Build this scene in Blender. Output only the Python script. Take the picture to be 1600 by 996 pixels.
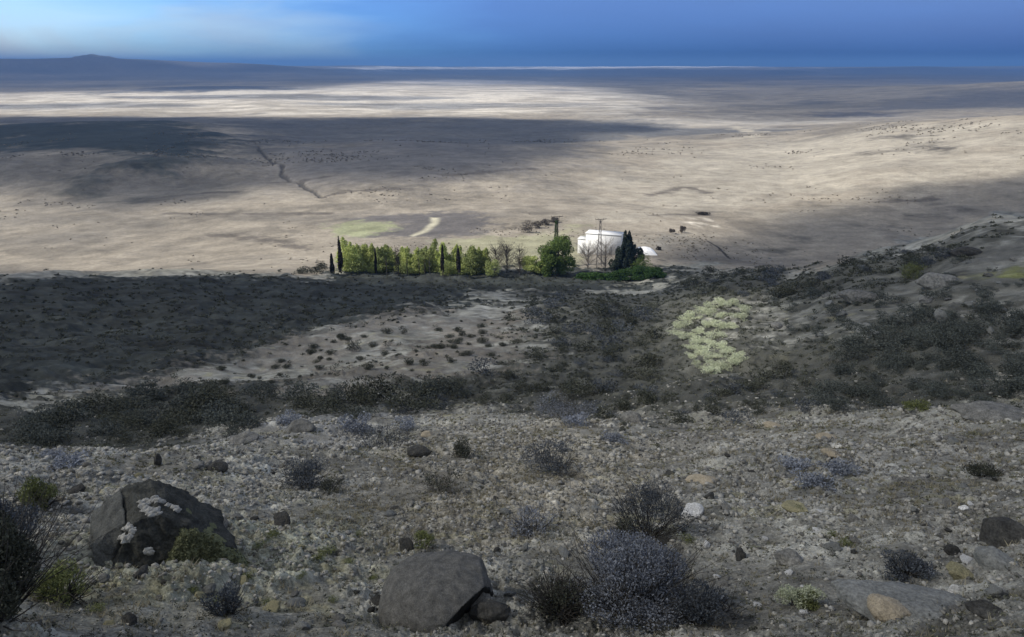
import bpy, math, random
import numpy as np
from math import radians, sin, cos, tan, atan2, pi, exp, log, sqrt

random.seed(7)
RNG = np.random.default_rng(7)
sc = bpy.context.scene
for o in list(bpy.data.objects):
    bpy.data.objects.remove(o, do_unlink=True)
COL = sc.collection

# ------------------------------------------------------------------ camera
ZC = 70.0
PITCH = math.atan((498 - 102) / 1142.0)
cam_d = bpy.data.cameras.new('camera')
cam_d.sensor_width = 36.0
cam_d.lens = 36.0 * 1142.0 / 1600.0
cam_d.clip_start = 0.1
cam_d.clip_end = 90000.0
cam = bpy.data.objects.new('camera', cam_d)
cam.location = (0, 0, ZC)
cam.rotation_euler = (pi / 2 - PITCH, 0, 0)
COL.objects.link(cam)
sc.camera = cam

import time as _t
_T0=_t.time()
def lap(n): print('LAP',n,round(_t.time()-_T0,1), flush=True)
# ------------------------------------------------------------------ light, sky, exposure
SUN_AZ = radians(-101)       # from the view direction, to the left and a little behind
SUN_EL = radians(41)
SUN_DIR = np.array([sin(SUN_AZ) * cos(SUN_EL), cos(SUN_AZ) * cos(SUN_EL), sin(SUN_EL)])
sd = bpy.data.lights.new('sun', 'SUN')
sd.energy = 3.6
sd.angle = radians(0.5)
sd.color = (1.0, 0.94, 0.84)
sun = bpy.data.objects.new('sun', sd)
COL.objects.link(sun)
from mathutils import Vector
sun.rotation_euler = Vector(SUN_DIR.tolist()).to_track_quat('Z', 'Y').to_euler()

world = bpy.data.worlds.new('World')
sc.world = world
world.use_nodes = True
wn, wl = world.node_tree.nodes, world.node_tree.links
wn.clear()
w_out = wn.new('ShaderNodeOutputWorld')
w_bg = wn.new('ShaderNodeBackground')
w_bg.inputs['Strength'].default_value = 0.15
sky = wn.new('ShaderNodeTexSky')
sky.sky_type = 'NISHITA'
sky.sun_disc = False
sky.sun_elevation = SUN_EL
sky.sun_rotation = SUN_AZ
sky.altitude = 1500
sky.air_density = 1.0
sky.dust_density = 0.2
sky.ozone_density = 4.0
# bank of deep blue rain cloud low over the plain, torn to bright thin cloud on the left
w_tc = wn.new('ShaderNodeTexCoord')
w_sep = wn.new('ShaderNodeSeparateXYZ')
wl.new(w_tc.outputs['Generated'], w_sep.inputs[0])
def wmath(op, a, b=None, clamp=False):
    n = wn.new('ShaderNodeMath'); n.operation = op; n.use_clamp = clamp
    for i, v in enumerate((a, b)):
        if v is None: continue
        if isinstance(v, (int, float)): n.inputs[i].default_value = v
        else: wl.new(v, n.inputs[i])
    return n.outputs[0]
def wramp(v, pts):
    n = wn.new('ShaderNodeValToRGB'); wl.new(v, n.inputs[0])
    cr = n.color_ramp
    while len(cr.elements) < len(pts): cr.elements.new(0.5)
    for e, (p, c) in zip(cr.elements, pts):
        e.position = p; e.color = (*c, 1) if len(c) == 3 else c
    return n.outputs[0]
w_map = wn.new('ShaderNodeMapping'); w_map.inputs['Scale'].default_value = (2.0, 2.0, 14.0)
wl.new(w_tc.outputs['Generated'], w_map.inputs[0])
w_noi = wn.new('ShaderNodeTexNoise'); w_noi.inputs['Scale'].default_value = 2.2
w_noi.inputs['Detail'].default_value = 5.0; w_noi.inputs['Roughness'].default_value = 0.55
wl.new(w_map.outputs[0], w_noi.inputs[0])
# west-east brightness: x of the direction  (-0.55 .. 0.55 in view)
w_x = wmath('MULTIPLY_ADD', w_sep.outputs[0], 0.9); w_x.node.inputs[2].default_value = 0.5
w_xn = wmath('ADD', w_x, wmath('MULTIPLY', wmath('SUBTRACT', w_noi.outputs[0], 0.5), 0.30), clamp=True)
w_tint = wramp(w_xn, [(0.0, (0.72, 0.82, 1.0)), (0.14, (0.46, 0.66, 0.95)), (0.32, (0.10, 0.29, 0.70)), (0.50, (0.02, 0.125, 0.46)),
                      (1.0, (0.003, 0.05, 0.27))])
w_low = wmath('SUBTRACT', 1.0, wmath('MULTIPLY', wmath('MAXIMUM', w_sep.outputs[2], 0.0), 2.6), clamp=True)
w_mix = wn.new('ShaderNodeMix'); w_mix.data_type = 'RGBA'; w_mix.blend_type = 'MULTIPLY'
wl.new(w_low, w_mix.inputs['Factor'])
wl.new(sky.outputs[0], w_mix.inputs['A'])
wl.new(w_tint, w_mix.inputs['B'])
# soft pale cloud in the upper left of the view
w_map3 = wn.new('ShaderNodeMapping'); w_map3.inputs['Scale'].default_value = (3.0, 3.0, 11.0)
wl.new(w_tc.outputs['Generated'], w_map3.inputs[0])
w_n3 = wn.new('ShaderNodeTexNoise'); w_n3.inputs['Scale'].default_value = 2.0; w_n3.inputs['Detail'].default_value = 7.0; w_n3.inputs['Distortion'].default_value = .6
wl.new(w_map3.outputs[0], w_n3.inputs[0])
w_side = wmath('MULTIPLY', wmath('SUBTRACT', -0.12, w_sep.outputs[0]), 2.4, clamp=True)
w_thin = wmath('MULTIPLY', wmath('MULTIPLY', wmath('SUBTRACT', w_n3.outputs[0], 0.42), 4.5, clamp=True), wmath('MULTIPLY', w_side, 0.75), clamp=True)
w_m3 = wn.new('ShaderNodeMix'); w_m3.data_type = 'RGBA'
wl.new(w_thin, w_m3.inputs['Factor']); wl.new(w_mix.outputs['Result'], w_m3.inputs['A']); w_m3.inputs['B'].default_value = (3.6, 4.0, 4.3, 1)
# broken grey white cloud added above the view to whiten the sky light
w_n2 = wn.new('ShaderNodeTexNoise'); w_n2.inputs['Scale'].default_value = 2.6; w_n2.inputs['Detail'].default_value = 6.0
wl.new(w_tc.outputs['Generated'], w_n2.inputs[0])
w_cl = wmath('MULTIPLY', wmath('MULTIPLY', wmath('SUBTRACT', w_n2.outputs[0], 0.36), 4.0, clamp=True), wmath('MULTIPLY', wmath('SUBTRACT', w_sep.outputs[2], 0.14), 5.0, clamp=True), clamp=True)
w_m2 = wn.new('ShaderNodeMix'); w_m2.data_type = 'RGBA'
wl.new(w_cl, w_m2.inputs['Factor']); wl.new(w_m3.outputs['Result'], w_m2.inputs['A']); w_m2.inputs['B'].default_value = (3.3, 3.25, 3.15, 1)
wl.new(w_m2.outputs['Result'], w_bg.inputs['Color'])
wl.new(w_bg.outputs[0], w_out.inputs['Surface'])

sc.view_settings.view_transform = 'Standard'
sc.view_settings.look = 'None'
sc.view_settings.gamma = 1.0
sc.view_settings.exposure = 0.4
sc.view_settings.use_curve_mapping = False
sc.render.engine = 'CYCLES'
sc.cycles.max_bounces = 6
sc.cycles.diffuse_bounces = 2
sc.cycles.glossy_bounces = 1
sc.cycles.transmission_bounces = 2
sc.cycles.transparent_max_bounces = 12
sc.cycles.volume_bounces = 0
sc.cycles.use_denoising = True

# ------------------------------------------------------------------ small helpers
def tag(o, label=None, cat=None, group=None, kind=None):
    if label: o['label'] = label
    if cat: o['category'] = cat
    if group: o['group'] = group
    if kind: o['kind'] = kind
    return o

def mesh_np(name, V, faces, mat=None, smooth=False, parent=None, mats=None, fmat=None):
    """V (n,3); faces: list of int arrays (m,3) and/or (m,4)"""
    V = np.asarray(V, dtype=np.float32)
    if isinstance(faces, np.ndarray): faces = [faces]
    me = bpy.data.meshes.new(name)
    me.vertices.add(len(V)); me.vertices.foreach_set('co', V.ravel())
    loops = np.concatenate([f.ravel() for f in faces]).astype(np.int32)
    tot = np.concatenate([np.full(len(f), f.shape[1], dtype=np.int32) for f in faces])
    start = np.concatenate([[0], np.cumsum(tot)[:-1]]).astype(np.int32)
    me.loops.add(len(loops)); me.loops.foreach_set('vertex_index', loops)
    me.polygons.add(len(tot)); me.polygons.foreach_set('loop_start', start); me.polygons.foreach_set('loop_total', tot)
    if smooth: me.polygons.foreach_set('use_smooth', np.ones(len(tot), dtype=bool))
    for m in (mats or ([mat] if mat else [])): me.materials.append(m)
    if fmat is not None: me.polygons.foreach_set('material_index', np.asarray(fmat, dtype=np.int32))
    me.update(calc_edges=True)
    o = bpy.data.objects.new(name, me)
    COL.objects.link(o)
    if parent is not None: o.parent = parent
    return o

def empty(name, loc, rz=0.0):
    o = bpy.data.objects.new(name, None)
    o.location = loc; o.rotation_euler = (0, 0, rz); o.empty_display_size = 0.3
    COL.objects.link(o)
    return o

def set_color_attr(o, rgb, name='cover'):
    a = o.data.attributes.new(name, 'FLOAT_COLOR', 'POINT')
    c = np.ones((len(rgb), 4), dtype=np.float32); c[:, :3] = rgb
    a.data.foreach_set('color', c.ravel())

# ------------------------------------------------------------------ noise
from concurrent.futures import ThreadPoolExecutor
POOL = ThreadPoolExecutor(4)
def chunked(fn, arrs, nout=1):
    """run a per-point function over big arrays in threads"""
    shp = arrs[0].shape; n = arrs[0].size
    if n < 150000: return fn(*arrs)
    fl = [a.reshape(-1) for a in arrs]
    cuts = np.linspace(0, n, 25).astype(int)
    res = list(POOL.map(lambda k: fn(*[f[cuts[k]:cuts[k + 1]] for f in fl]), range(24)))
    if nout == 1: return np.concatenate(res).reshape(shp)
    return tuple(np.concatenate([r[i] for r in res]).reshape(shp) for i in range(nout))
def _hash(ix, iy, seed):
    h = (ix.astype(np.int64).astype(np.uint32) * np.uint32(374761393)) + (iy.astype(np.int64).astype(np.uint32) * np.uint32(668265263)) + np.uint32((seed * 974711) & 0xFFFFFFFF)
    h = (h ^ (h >> np.uint32(13))) * np.uint32(1274126177)
    h = (h ^ (h >> np.uint32(16))) * np.uint32(2246822519)
    return h ^ (h >> np.uint32(15))
def _rnd(ix, iy, seed):
    return _hash(ix, iy, seed) * (1.0 / 4294967295.0)
GC = np.cos(np.arange(1024) * 2 * pi / 1024); GS = np.sin(np.arange(1024) * 2 * pi / 1024)
def _gnoise(x, y, seed=0):
    ix = np.floor(x); iy = np.floor(y)
    fx = x - ix; fy = y - iy
    ux = fx * fx * fx * (fx * (fx * 6 - 15) + 10); uy = fy * fy * fy * (fy * (fy * 6 - 15) + 10)
    def g(dx, dy):
        a = _hash(ix + dx, iy + dy, seed) & np.uint32(1023)
        return GC[a] * (fx - dx) + GS[a] * (fy - dy)
    n0 = g(0, 0) * (1 - ux) + g(1, 0) * ux
    n1 = g(0, 1) * (1 - ux) + g(1, 1) * ux
    return (n0 * (1 - uy) + n1 * uy) * 1.5
def gnoise(x, y, seed=0):
    return chunked(lambda p, q: _gnoise(p, q, seed), (x, y))
def fbm(x, y, lam, octs, seed=0, rough=0.5, spacing=None, ridged=False):
    out = np.zeros_like(x); amp = 1.0
    for k in range(octs):
        l = lam / (2.03 ** k)
        n = gnoise(x / l + 17.3 * k, y / l - 9.1 * k, seed + k)
        if ridged: n = 0.6 - np.abs(n) * 2.0
        if spacing is not None:
            n = n * np.clip((l / spacing - 1.6) / 1.6, 0, 1)
        out += amp * n; amp *= rough
    return out
def worley(x, y, cell, seed, prob=1.0, warp=0.35):
    return chunked(lambda p, q: _worley(p, q, cell, seed, prob, .5), (x, y), 2)
def _worley(x, y, cell, seed, prob, warp):
    """half buried stones: returns (height profile 0..1 x radius, id) """
    cx = np.floor(x / cell); cy = np.floor(y / cell)
    best = np.zeros_like(x); bid = np.zeros_like(x)
    wv = 1.0 + warp * _gnoise(x / cell * 2.3, y / cell * 2.3, seed + 50) + warp * 0.6 * _gnoise(x / cell * 5.3, y / cell * 5.3, seed + 51)
    for dx in (-1, 0, 1):
        for dy in (-1, 0, 1):
            ix = cx + dx; iy = cy + dy
            px = (ix + 0.15 + 0.7 * _rnd(ix, iy, seed)) * cell; py = (iy + 0.15 + 0.7 * _rnd(ix, iy, seed + 1)) * cell
            R = cell * (0.16 + 0.40 * _rnd(ix, iy, seed + 2) ** 1.6)
            on = _rnd(ix, iy, seed + 3) < prob
            an = _rnd(ix, iy, seed + 4) * pi; el = 0.55 + 0.45 * _rnd(ix, iy, seed + 5)
            a = (x - px) * np.cos(an) + (y - py) * np.sin(an); b = -(x - px) * np.sin(an) + (y - py) * np.cos(an)
            d = np.sqrt(a * a + (b / el) ** 2) * wv / R
            h = np.where(on, np.clip(1 - d ** 2.6, 0, 1) ** 0.6 * R * (0.35 + 0.5 * el), 0)
            m = h > best
            best = np.where(m, h, best); bid = np.where(m, _rnd(ix, iy, seed + 6), bid)
    return best, bid
def sstep(a, b, x):
    t = np.clip((x - a) / (b - a), 0, 1)
    return t * t * (3 - 2 * t)

# ------------------------------------------------------------------ terrain shape (heights above the plain, by bearing and distance)
CP, SP = cos(PITCH), sin(PITCH)
def ray(px, py):
    x = (px - 800) / 1142.0; y = (498 - py) / 1142.0
    d = np.array([x, CP + y * SP, -SP + y * CP])
    return d / np.linalg.norm(d)
def drop_on(az, py, d):
    """drop below the eye of a ground point at bearing az, distance d, seen at photo row py"""
    y = (498 - py) / 1142.0
    k = CP + y * SP
    hx = k / cos(az)               # horizontal length of the ray
    return d * (SP - y * CP) / hx
near = [(1250, 2.6), (1100, 4.0), (996, 5.5), (900, 7.6), (800, 11.0)]
FARL = [(185, 43.5), (300, 48), (450, 52), (620, 55), (800, 56), (1200, 62), (2000, 66), (4000, 69)]
cols = {
    -43: (near + [(735, 15), (690, 22), (640, 34), (590, 50), (500, 88), (425, 138)], FARL + [(5600, 30), (6600, -22), (9000, 15), (26000, 90)]),
    -34: (near + [(735, 15), (690, 22), (640, 34), (590, 50), (500, 88), (425, 138)], FARL + [(5200, 45), (6100, -38), (8500, 15), (26000, 90)]),
    -29: (near + [(735, 15), (690, 22), (640, 34), (590, 50), (500, 88), (426, 138)], FARL + [(5200, 45), (6100, -46), (8500, 15), (26000, 90)]),
    -20: (near + [(730, 15.5), (680, 22), (630, 34), (580, 50), (500, 85), (428, 136)], FARL + [(5600, 42), (6500, -31), (9000, 25), (26000, 90)]),
    -10: (near + [(720, 16), (670, 23), (600, 40), (540, 58), (490, 88), (436, 134)], [(185, 43), (300, 47), (480, 51), (700, 57), (1200, 63), (2000, 67), (4000, 70), (6500, 60), (8500, 8), (11000, 50), (26000, 100)]),
    0: (near + [(710, 17), (660, 24), (600, 38), (540, 58), (480, 95), (444, 132)], [(185, 42.5), (300, 46), (480, 51), (800, 58), (1200, 63), (2000, 67), (4000, 72), (7200, 68), (9600, 20), (11000, 30), (26000, 100)]),
    10: (near + [(715, 16.5), (660, 24), (600, 36), (540, 56), (480, 92), (446, 128)], [(180, 42), (300, 47), (480, 50), (700, 54), (900, 56), (1200, 62), (2000, 67), (4000, 72), (7200, 68), (9600, 20), (11000, 30), (26000, 100)]),
    20: (near + [(715, 16.5), (660, 23), (600, 33), (540, 47), (470, 78), (421, 122)], [(190, 45), (290, 47), (430, 46.5), (640, 49), (760, 54), (1000, 60), (2000, 67), (4000, 72), (7200, 68), (9600, 20), (11000, 30), (26000, 100)]),
    28: (near + [(715, 16), (660, 22), (600, 31), (520, 45), (450, 69), (390, 112)], [(180, 43), (255, 45), (380, 37.5), (560, 34), (700, 44), (1000, 58), (1700, 58), (2100, 48), (2600, 62), (4000, 72), (7200, 68), (9600, 20), (11000, 30), (26000, 100)]),
    34: (near + [(715, 16), (660, 21), (600, 29), (510, 42), (420, 66), (337, 105)], [(170, 40), (255, 44), (380, 33), (520, 26), (650, 36), (1000, 56), (1700, 50), (2100, 36), (2600, 58), (4000, 72), (9000, 70), (11000, 12), (13000, 60), (26000, 100)]),
    43: (near + [(715, 16), (660, 21), (600, 29), (500, 40), (400, 62), (320, 95)], [(160, 37), (255, 40), (380, 24), (520, 15), (650, 24), (1000, 50), (1700, 44), (2100, 26), (2600, 50), (4000, 72), (9000, 60), (11000, 5), (13000, 60), (26000, 100)]),
}
def pchip(xs, ys, x):
    xs = np.asarray(xs, float); ys = np.asarray(ys, float)
    h = np.diff(xs); d = np.diff(ys) / h
    m = np.zeros(len(xs)); m[0] = d[0]; m[-1] = d[-1]
    for i in range(1, len(xs) - 1):
        if d[i - 1] * d[i] > 0:
            w1 = 2 * h[i] + h[i - 1]; w2 = h[i] + 2 * h[i - 1]
            m[i] = (w1 + w2) / (w1 / d[i - 1] + w2 / d[i])
    i = np.clip(np.searchsorted(xs, x) - 1, 0, len(xs) - 2)
    t = (x - xs[i]) / h[i]
    return ((2*t**3 - 3*t**2 + 1) * ys[i] + (t**3 - 2*t**2 + t) * h[i] * m[i] + (-2*t**3 + 3*t**2) * ys[i+1] + (t**3 - t**2) * h[i] * m[i+1])
# distance rows: about a pixel apart along the central line of sight
LRs = np.linspace(log(0.8), log(26000), 6000)
def col_curve(a):
    c = cols[a]
    r = [0.8] + [d for _, d in c[0]] + [d for d, _ in c[1]]
    z = [1.75] + [drop_on(radians(a), py, d) for py, d in c[0]] + [q for _, q in c[1]]
    o = np.argsort(r)
    return pchip(np.log(np.array(r)[o]), np.array(z)[o], LRs)
AZC = sorted(cols)
TAB = np.array([col_curve(a) for a in AZC])
ang = np.arctan2(TAB[AZC.index(0)], np.exp(LRs))
dens = np.abs(np.gradient(ang)) / 0.00075 + np.gradient(LRs) / 0.012
cum = np.cumsum(dens); NR = int(cum[-1])
LR = np.interp(np.linspace(cum[0], cum[-1], NR), cum, LRs)
R_rows = np.exp(LR)
az_d = np.arange(-43.0, 43.001, 0.064)
az_o = np.concatenate([np.arange(43.15, 64.0, .2), np.arange(64.0, 296.0, 3.0), np.arange(296.0, 316.9, .2)])
AZ = np.radians(np.concatenate([az_d, az_o]))           # full turn, the last joins the first
NA = len(AZ)
def base_drop(az_deg, lr):
    """az folded so that the land behind the eye continues the flanks"""
    a = np.where(az_deg > 180, az_deg - 360, az_deg)
    a = np.clip(a, -43, 43)
    # smooth (cosine) interpolation between the bearing tables
    idx = np.clip(np.searchsorted(AZC, a, side='right') - 1, 0, len(AZC) - 2)
    A0 = np.array(AZC, float)[idx]; A1 = np.array(AZC, float)[idx + 1]
    t = (a - A0) / (A1 - A0); t = t * t * (3 - 2 * t) * 0.55 + t * 0.45
    f = (lr - LRs[0]) / (LRs[1] - LRs[0]); i = np.clip(f.astype(int), 0, len(LRs) - 2); f = np.clip(f - i, 0, 1)
    z0 = TAB[idx, i] * (1 - f) + TAB[idx, i + 1] * f
    z1 = TAB[idx + 1, i] * (1 - f) + TAB[idx + 1, i + 1] * f
    return z0 * (1 - t) + z1 * t
AZG, LRG = np.meshgrid(AZ, LR, indexing='ij')
RG = np.exp(LRG)
X = RG * np.sin(AZG); Y = RG * np.cos(AZG)
Z = ZC - base_drop(np.degrees(AZG), LRG)
# behind the eye the hill goes on up
back = sstep(radians(55), radians(120), np.minimum(AZG % (2*pi), 2*pi - AZG % (2*pi)))
Z = Z * (1 - back) + (ZC - 1.8 + np.minimum(RG, 400) * 0.05) * back
DR = np.gradient(R_rows)[None, :] * np.ones_like(RG)
SPC = np.maximum(RG * 0.00112, np.minimum(DR, RG * 0.03))
Z_base = Z.copy()

def grid_lookup(G, x, y):
    az = np.degrees(np.arctan2(x, y)); r = np.hypot(x, y)
    fa = (np.clip(az, -42.99, 42.99) + 43.0) / 0.064
    fr = np.interp(np.log(np.maximum(r, 0.81)), LR, np.arange(NR))
    ia = np.clip(fa.astype(int), 0, len(az_d) - 2); ir = np.clip(fr.astype(int), 0, NR - 2)
    ta = fa - ia; tr = fr - ir
    return (G[ia, ir] * (1-ta) * (1-tr) + G[ia+1, ir] * ta * (1-tr) + G[ia, ir+1] * (1-ta) * tr + G[ia+1, ir+1] * ta * tr)
def at(px, py, G=None):
    G = Z_base if G is None else G
    d = ray(px, py); hl = math.hypot(d[0], d[1])
    rr = np.exp(np.linspace(log(1.5), log(25000), 9000))
    x = d[0] / hl * rr; y = d[1] / hl * rr; z = ZC + d[2] / hl * rr
    g = grid_lookup(G, x, y)
    k = np.argmax(z < g)
    if not (z[k] < g[k]): k = len(rr) - 1
    return np.array([x[k], y[k], g[k]])
def scale_at(p):
    """metres per photo pixel at point p"""
    return (p[1] * CP + (ZC - p[2]) * SP) / 1142.0
FD = np.array([0, CP, -SP])

# ------------------------------------------------------------------ regions of ground cover (outlines on the ground, from points of the land)
def region(pts):
    P = np.array([at(px, py)[:2] for px, py in pts])
    return np.stack([np.arctan2(P[:, 0], P[:, 1]), np.log(np.hypot(P[:, 0], P[:, 1]))], 1)
def sdist(poly, u, v):
    return chunked(lambda p, q: _sdist(poly, p, q), (u, v))
def _sdist(poly, u, v):
    """signed distance (inside > 0) to an outline in bearing / log distance"""
    n = len(poly); d2 = np.full(u.shape, 1e9); inside = np.zeros(u.shape, bool)
    for i in range(n):
        a = poly[i]; b = poly[(i + 1) % n]
        ex, ey = b - a; wx = u - a[0]; wy = v - a[1]
        t = np.clip((wx * ex + wy * ey) / (ex * ex + ey * ey + 1e-12), 0, 1)
        d2 = np.minimum(d2, (wx - t * ex) ** 2 + (wy - t * ey) ** 2)
        c = ((a[1] > v) != (b[1] > v)) & (u < (b[0] - a[0]) * (v - a[1]) / (b[1] - a[1] + 1e-12) + a[0])
        inside ^= c
    d = np.sqrt(d2)
    return np.where(inside, d, -d)
AZS = np.where(AZG > pi, AZG - 2 * pi, AZG)
lap('table')
# noise that frays the outlines (the land's own scale grows with distance)
lx, ly = AZS * 9.0, LRG * 9.0
FR1 = fbm(lx, ly, 1.0, 5, 300, 0.6); FR2 = fbm(lx, ly, 0.22, 4, 320, 0.65)
def cover_mask(pts, soft=0.03, fray=0.03, fine=0.02):
    p = region(pts)
    u0, u1 = p[:, 0].min() - .25, p[:, 0].max() + .25
    v0, v1 = p[:, 1].min() - .5, p[:, 1].max() + .5
    out = np.zeros(AZG.shape)
    ia = np.where((AZS[:, 0] > u0) & (AZS[:, 0] < u1))[0]; ir = np.where((LR > v0) & (LR < v1))[0]
    s = np.ix_(ia, ir)
    d = sdist(p, AZS[s], LRG[s]) + fray * FR1[s] + fine * FR2[s]
    out[s] = sstep(-soft, soft, d)
    return out

lap('fray')
lin = lambda r, g, b: np.array([r, g, b])
nearw = 1 - sstep(log(115), log(150), LRG + 0.10 * FR1)
cover = np.zeros(AZG.shape + (3,))
def lay(mask, colour, amount=1.0):
    global cover
    m = (mask * amount)[..., None]
    cover = cover * (1 - m) + np.asarray(colour) * m

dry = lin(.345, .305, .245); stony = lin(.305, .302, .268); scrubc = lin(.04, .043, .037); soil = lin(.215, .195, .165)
cover[:] = dry
# blotches of the plain: sage brush and bare earth in drawn-out patches
fl = fbm(X + 3000, Y, 520, 6, 11, 0.6, SPC); fl2 = fbm(X, Y * 1.5, 90, 5, 21, 0.62, SPC)
lay(sstep(0.0, 0.7, fl + 0.4 * fl2), lin(.20, .185, .16), .8)
lay(sstep(0.1, 0.7, fl2 + .2 * fl), lin(.215, .195, .165), .75)
lay(sstep(0.15, .6, fbm(X + 900, Y, 24, 4, 31, .6, np.minimum(SPC, 6.0))) * (1 - sstep(500, 900, RG)), lin(.20, .18, .15), .6)
lay(cover_mask([(-200, 152), (300, 140), (560, 132), (900, 138), (1020, 160), (900, 181), (-200, 181)], .12, .10), lin(.74, .68, .575), .35 + .65 * sstep(-.45, .35, fl2 + .6 * fl))  # sunlit band of the far plain, its brightness put into the ground colour
lay(cover_mask([(880, 190), (1150, 186), (1380, 184), (1200, 198), (900, 203)], .08, .08), lin(.60, .55, .47), .7)  # narrower sunlit band, also painted pale in the ground colour
lay(cover_mask([(1000, 250), (1180, 215), (1620, 180), (1640, 262), (1300, 290), (1100, 330), (980, 340)], .10, .10), lin(.46, .42, .345), .7)
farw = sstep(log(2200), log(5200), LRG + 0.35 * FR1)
lay(farw, lin(.15, .15, .155), .85)  # cloud shade over the far plain painted as darker ground
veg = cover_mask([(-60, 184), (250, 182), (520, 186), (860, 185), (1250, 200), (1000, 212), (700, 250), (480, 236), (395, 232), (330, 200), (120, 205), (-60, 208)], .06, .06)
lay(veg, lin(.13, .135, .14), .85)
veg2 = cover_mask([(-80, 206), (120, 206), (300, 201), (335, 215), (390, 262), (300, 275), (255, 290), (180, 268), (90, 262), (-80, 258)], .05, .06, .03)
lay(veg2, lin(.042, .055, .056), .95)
veg2r = cover_mask([(-90, 204), (305, 200), (345, 215), (392, 255), (330, 282), (200, 292), (-90, 290)], .13, .035, .0)
hump = cover_mask([(425, 262), (480, 232), (600, 222), (830, 235), (900, 262), (760, 290), (600, 305), (500, 303), (450, 284)], .16, .03, .0)
trough = cover_mask([(395, 235), (412, 236), (450, 280), (510, 310), (490, 312), (430, 290), (395, 255)], .05, .015, .0)
lay(cover_mask([(100, 292), (150, 290), (170, 312), (200, 318), (150, 320)], .03, .03), lin(.10, .10, .09), .8)
lay(cover_mask([(430, 245), (560, 225), (830, 235), (900, 262), (760, 285), (640, 300), (500, 302), (430, 275)], .12, .10), lin(.22, .205, .19), .85)
# ravine bed
def path_mask(pts, width, soft=.4, fray=.0):
    P = [at(*p)[:2] for p in pts]
    d = np.full(AZG.shape, 1e9)
    xs = [p[0] for p in P]; ys = [p[1] for p in P]; mg = 60
    s = (X > min(xs) - mg) & (X < max(xs) + mg) & (Y > min(ys) - mg) & (Y < max(ys) + mg)
    xx, yy = X[s], Y[s]; dd = np.full(xx.shape, 1e9)
    for a, b in zip(P[:-1], P[1:]):
        e = b - a; t = np.clip(((xx - a[0]) * e[0] + (yy - a[1]) * e[1]) / (e @ e + 1e-9), 0, 1)
        dd = np.minimum(dd, np.hypot(xx - a[0] - t * e[0], yy - a[1] - t * e[1]))
    d[s] = dd
    return 1 - sstep(width * (1 - soft), width * (1 + soft), d + fray * FR2 * width)
gully = path_mask([(405, 240), (409, 250), (422, 259), (430, 266), (443, 272), (441, 282), (455, 290), (470, 293), (480, 300), (492, 304), (506, 314)], 1.0, .6, .6)
lay(gully, lin(.09, .085, .08), .85)
lay(path_mask([(1106, 376), (1122, 386), (1132, 396), (1142, 406)], .35, .6, .5), lin(.04, .037, .034), .9)
for pts in ([(503, 312), (540, 308), (600, 305), (632, 304)], [(430, 292), (520, 290)], [(275, 335), (340, 338), (430, 336), (515, 333)],
            [(695, 288), (760, 280), (830, 274)], [(320, 306), (380, 306)], [(340, 368), (400, 372), (440, 377), (470, 390)],
            [(1022, 337), (1060, 335), (1100, 334)], [(1105, 300), (1070, 292), (1020, 303)], [(1380, 316), (1450, 309)]):
    lay(path_mask(pts, 2.2, .8, 1.2), lin(.13, .115, .10), .75)
# fields by the farm
lay(cover_mask([(575, 336), (690, 332), (745, 336), (765, 352), (750, 368), (690, 372), (640, 375), (560, 372), (610, 356), (600, 350), (530, 345)], .02, .015), lin(.155, .145, .14), .95)
lay(cover_mask([(522, 350), (560, 346), (600, 346), (622, 352), (608, 362), (560, 371), (522, 368)], .015, .012), lin(.32, .335, .20), .9)
lay(cover_mask([(672, 341), (686, 342), (684, 352), (668, 364), (645, 373), (640, 371), (660, 362), (674, 350)], .005, .0015, .0), lin(.60, .56, .42))
lay(cover_mask([(690, 378), (760, 372), (830, 368), (905, 352), (905, 420), (690, 420)], .02, .015), lin(.37, .36, .235), .8)
lay(cover_mask([(808, 352), (830, 347), (870, 343), (860, 352), (830, 366), (810, 364)], .02, .02), lin(.14, .125, .10), .8)
lay(cover_mask([(1010, 368), (1060, 366), (1075, 376), (1030, 388), (1000, 388)], .02, .02), lin(.30, .28, .24), .9)
lay(cover_mask([(1085, 344), (1105, 341), (1112, 350), (1095, 353), (1080, 349)], .012, .01), lin(.70, .64, .54))
lay(cover_mask([(1200, 390), (1225, 380), (1245, 370), (1270, 368), (1262, 388), (1225, 397)], .03, .03), lin(.10, .095, .08), .85)
for c in ((1380, 343, 14), (1470, 331, 10), (1505, 328, 14), (1435, 334, 8), (1100, 333, 12), (1348, 234, 14), (1440, 217, 16), (1410, 206, 8), (1480, 230, 8)):
    x_, y_, w_ = c
    lay(cover_mask([(x_ - w_, y_ + 2), (x_, y_ - 3), (x_ + w_, y_ - 3), (x_ + w_ * .6, y_ + 4)], .02, .03), lin(.12, .11, .095), .85)
lay(cover_mask([(1235, 158), (1270, 155), (1300, 161), (1260, 164)], .03, .02), lin(.13, .13, .13), .9)
lay(cover_mask([(1260, 180), (1330, 174), (1400, 176), (1380, 181), (1300, 182)], .03, .02), lin(.10, .10, .11), .9)
lay(cover_mask([(1310, 176), (1500, 147), (1700, 135), (1700, 168), (1500, 170)], .03, .02), lin(.17, .165, .165), .85)
lay(cover_mask([(140, 146), (300, 134), (450, 134), (440, 139), (250, 144), (150, 148)], .03, .02), lin(.09, .10, .12), .9)
lay(cover_mask([(1145, 195), (1160, 196), (1195, 212), (1185, 213)], .008, .01), lin(.52, .47, .38), .9)
pale_far = cover_mask([(560, 106.2), (800, 105.4), (900, 104.6), (1050, 104.2), (1180, 105.4), (1050, 107.6), (760, 107.4)], .05, .05)
lay(pale_far, lin(.85, .85, .85))
lay(cover_mask([(620, 127), (720, 125), (880, 130), (900, 132), (640, 131)], .06, .06), lin(.55, .52, .47), .9)

lap('farcover')
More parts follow.
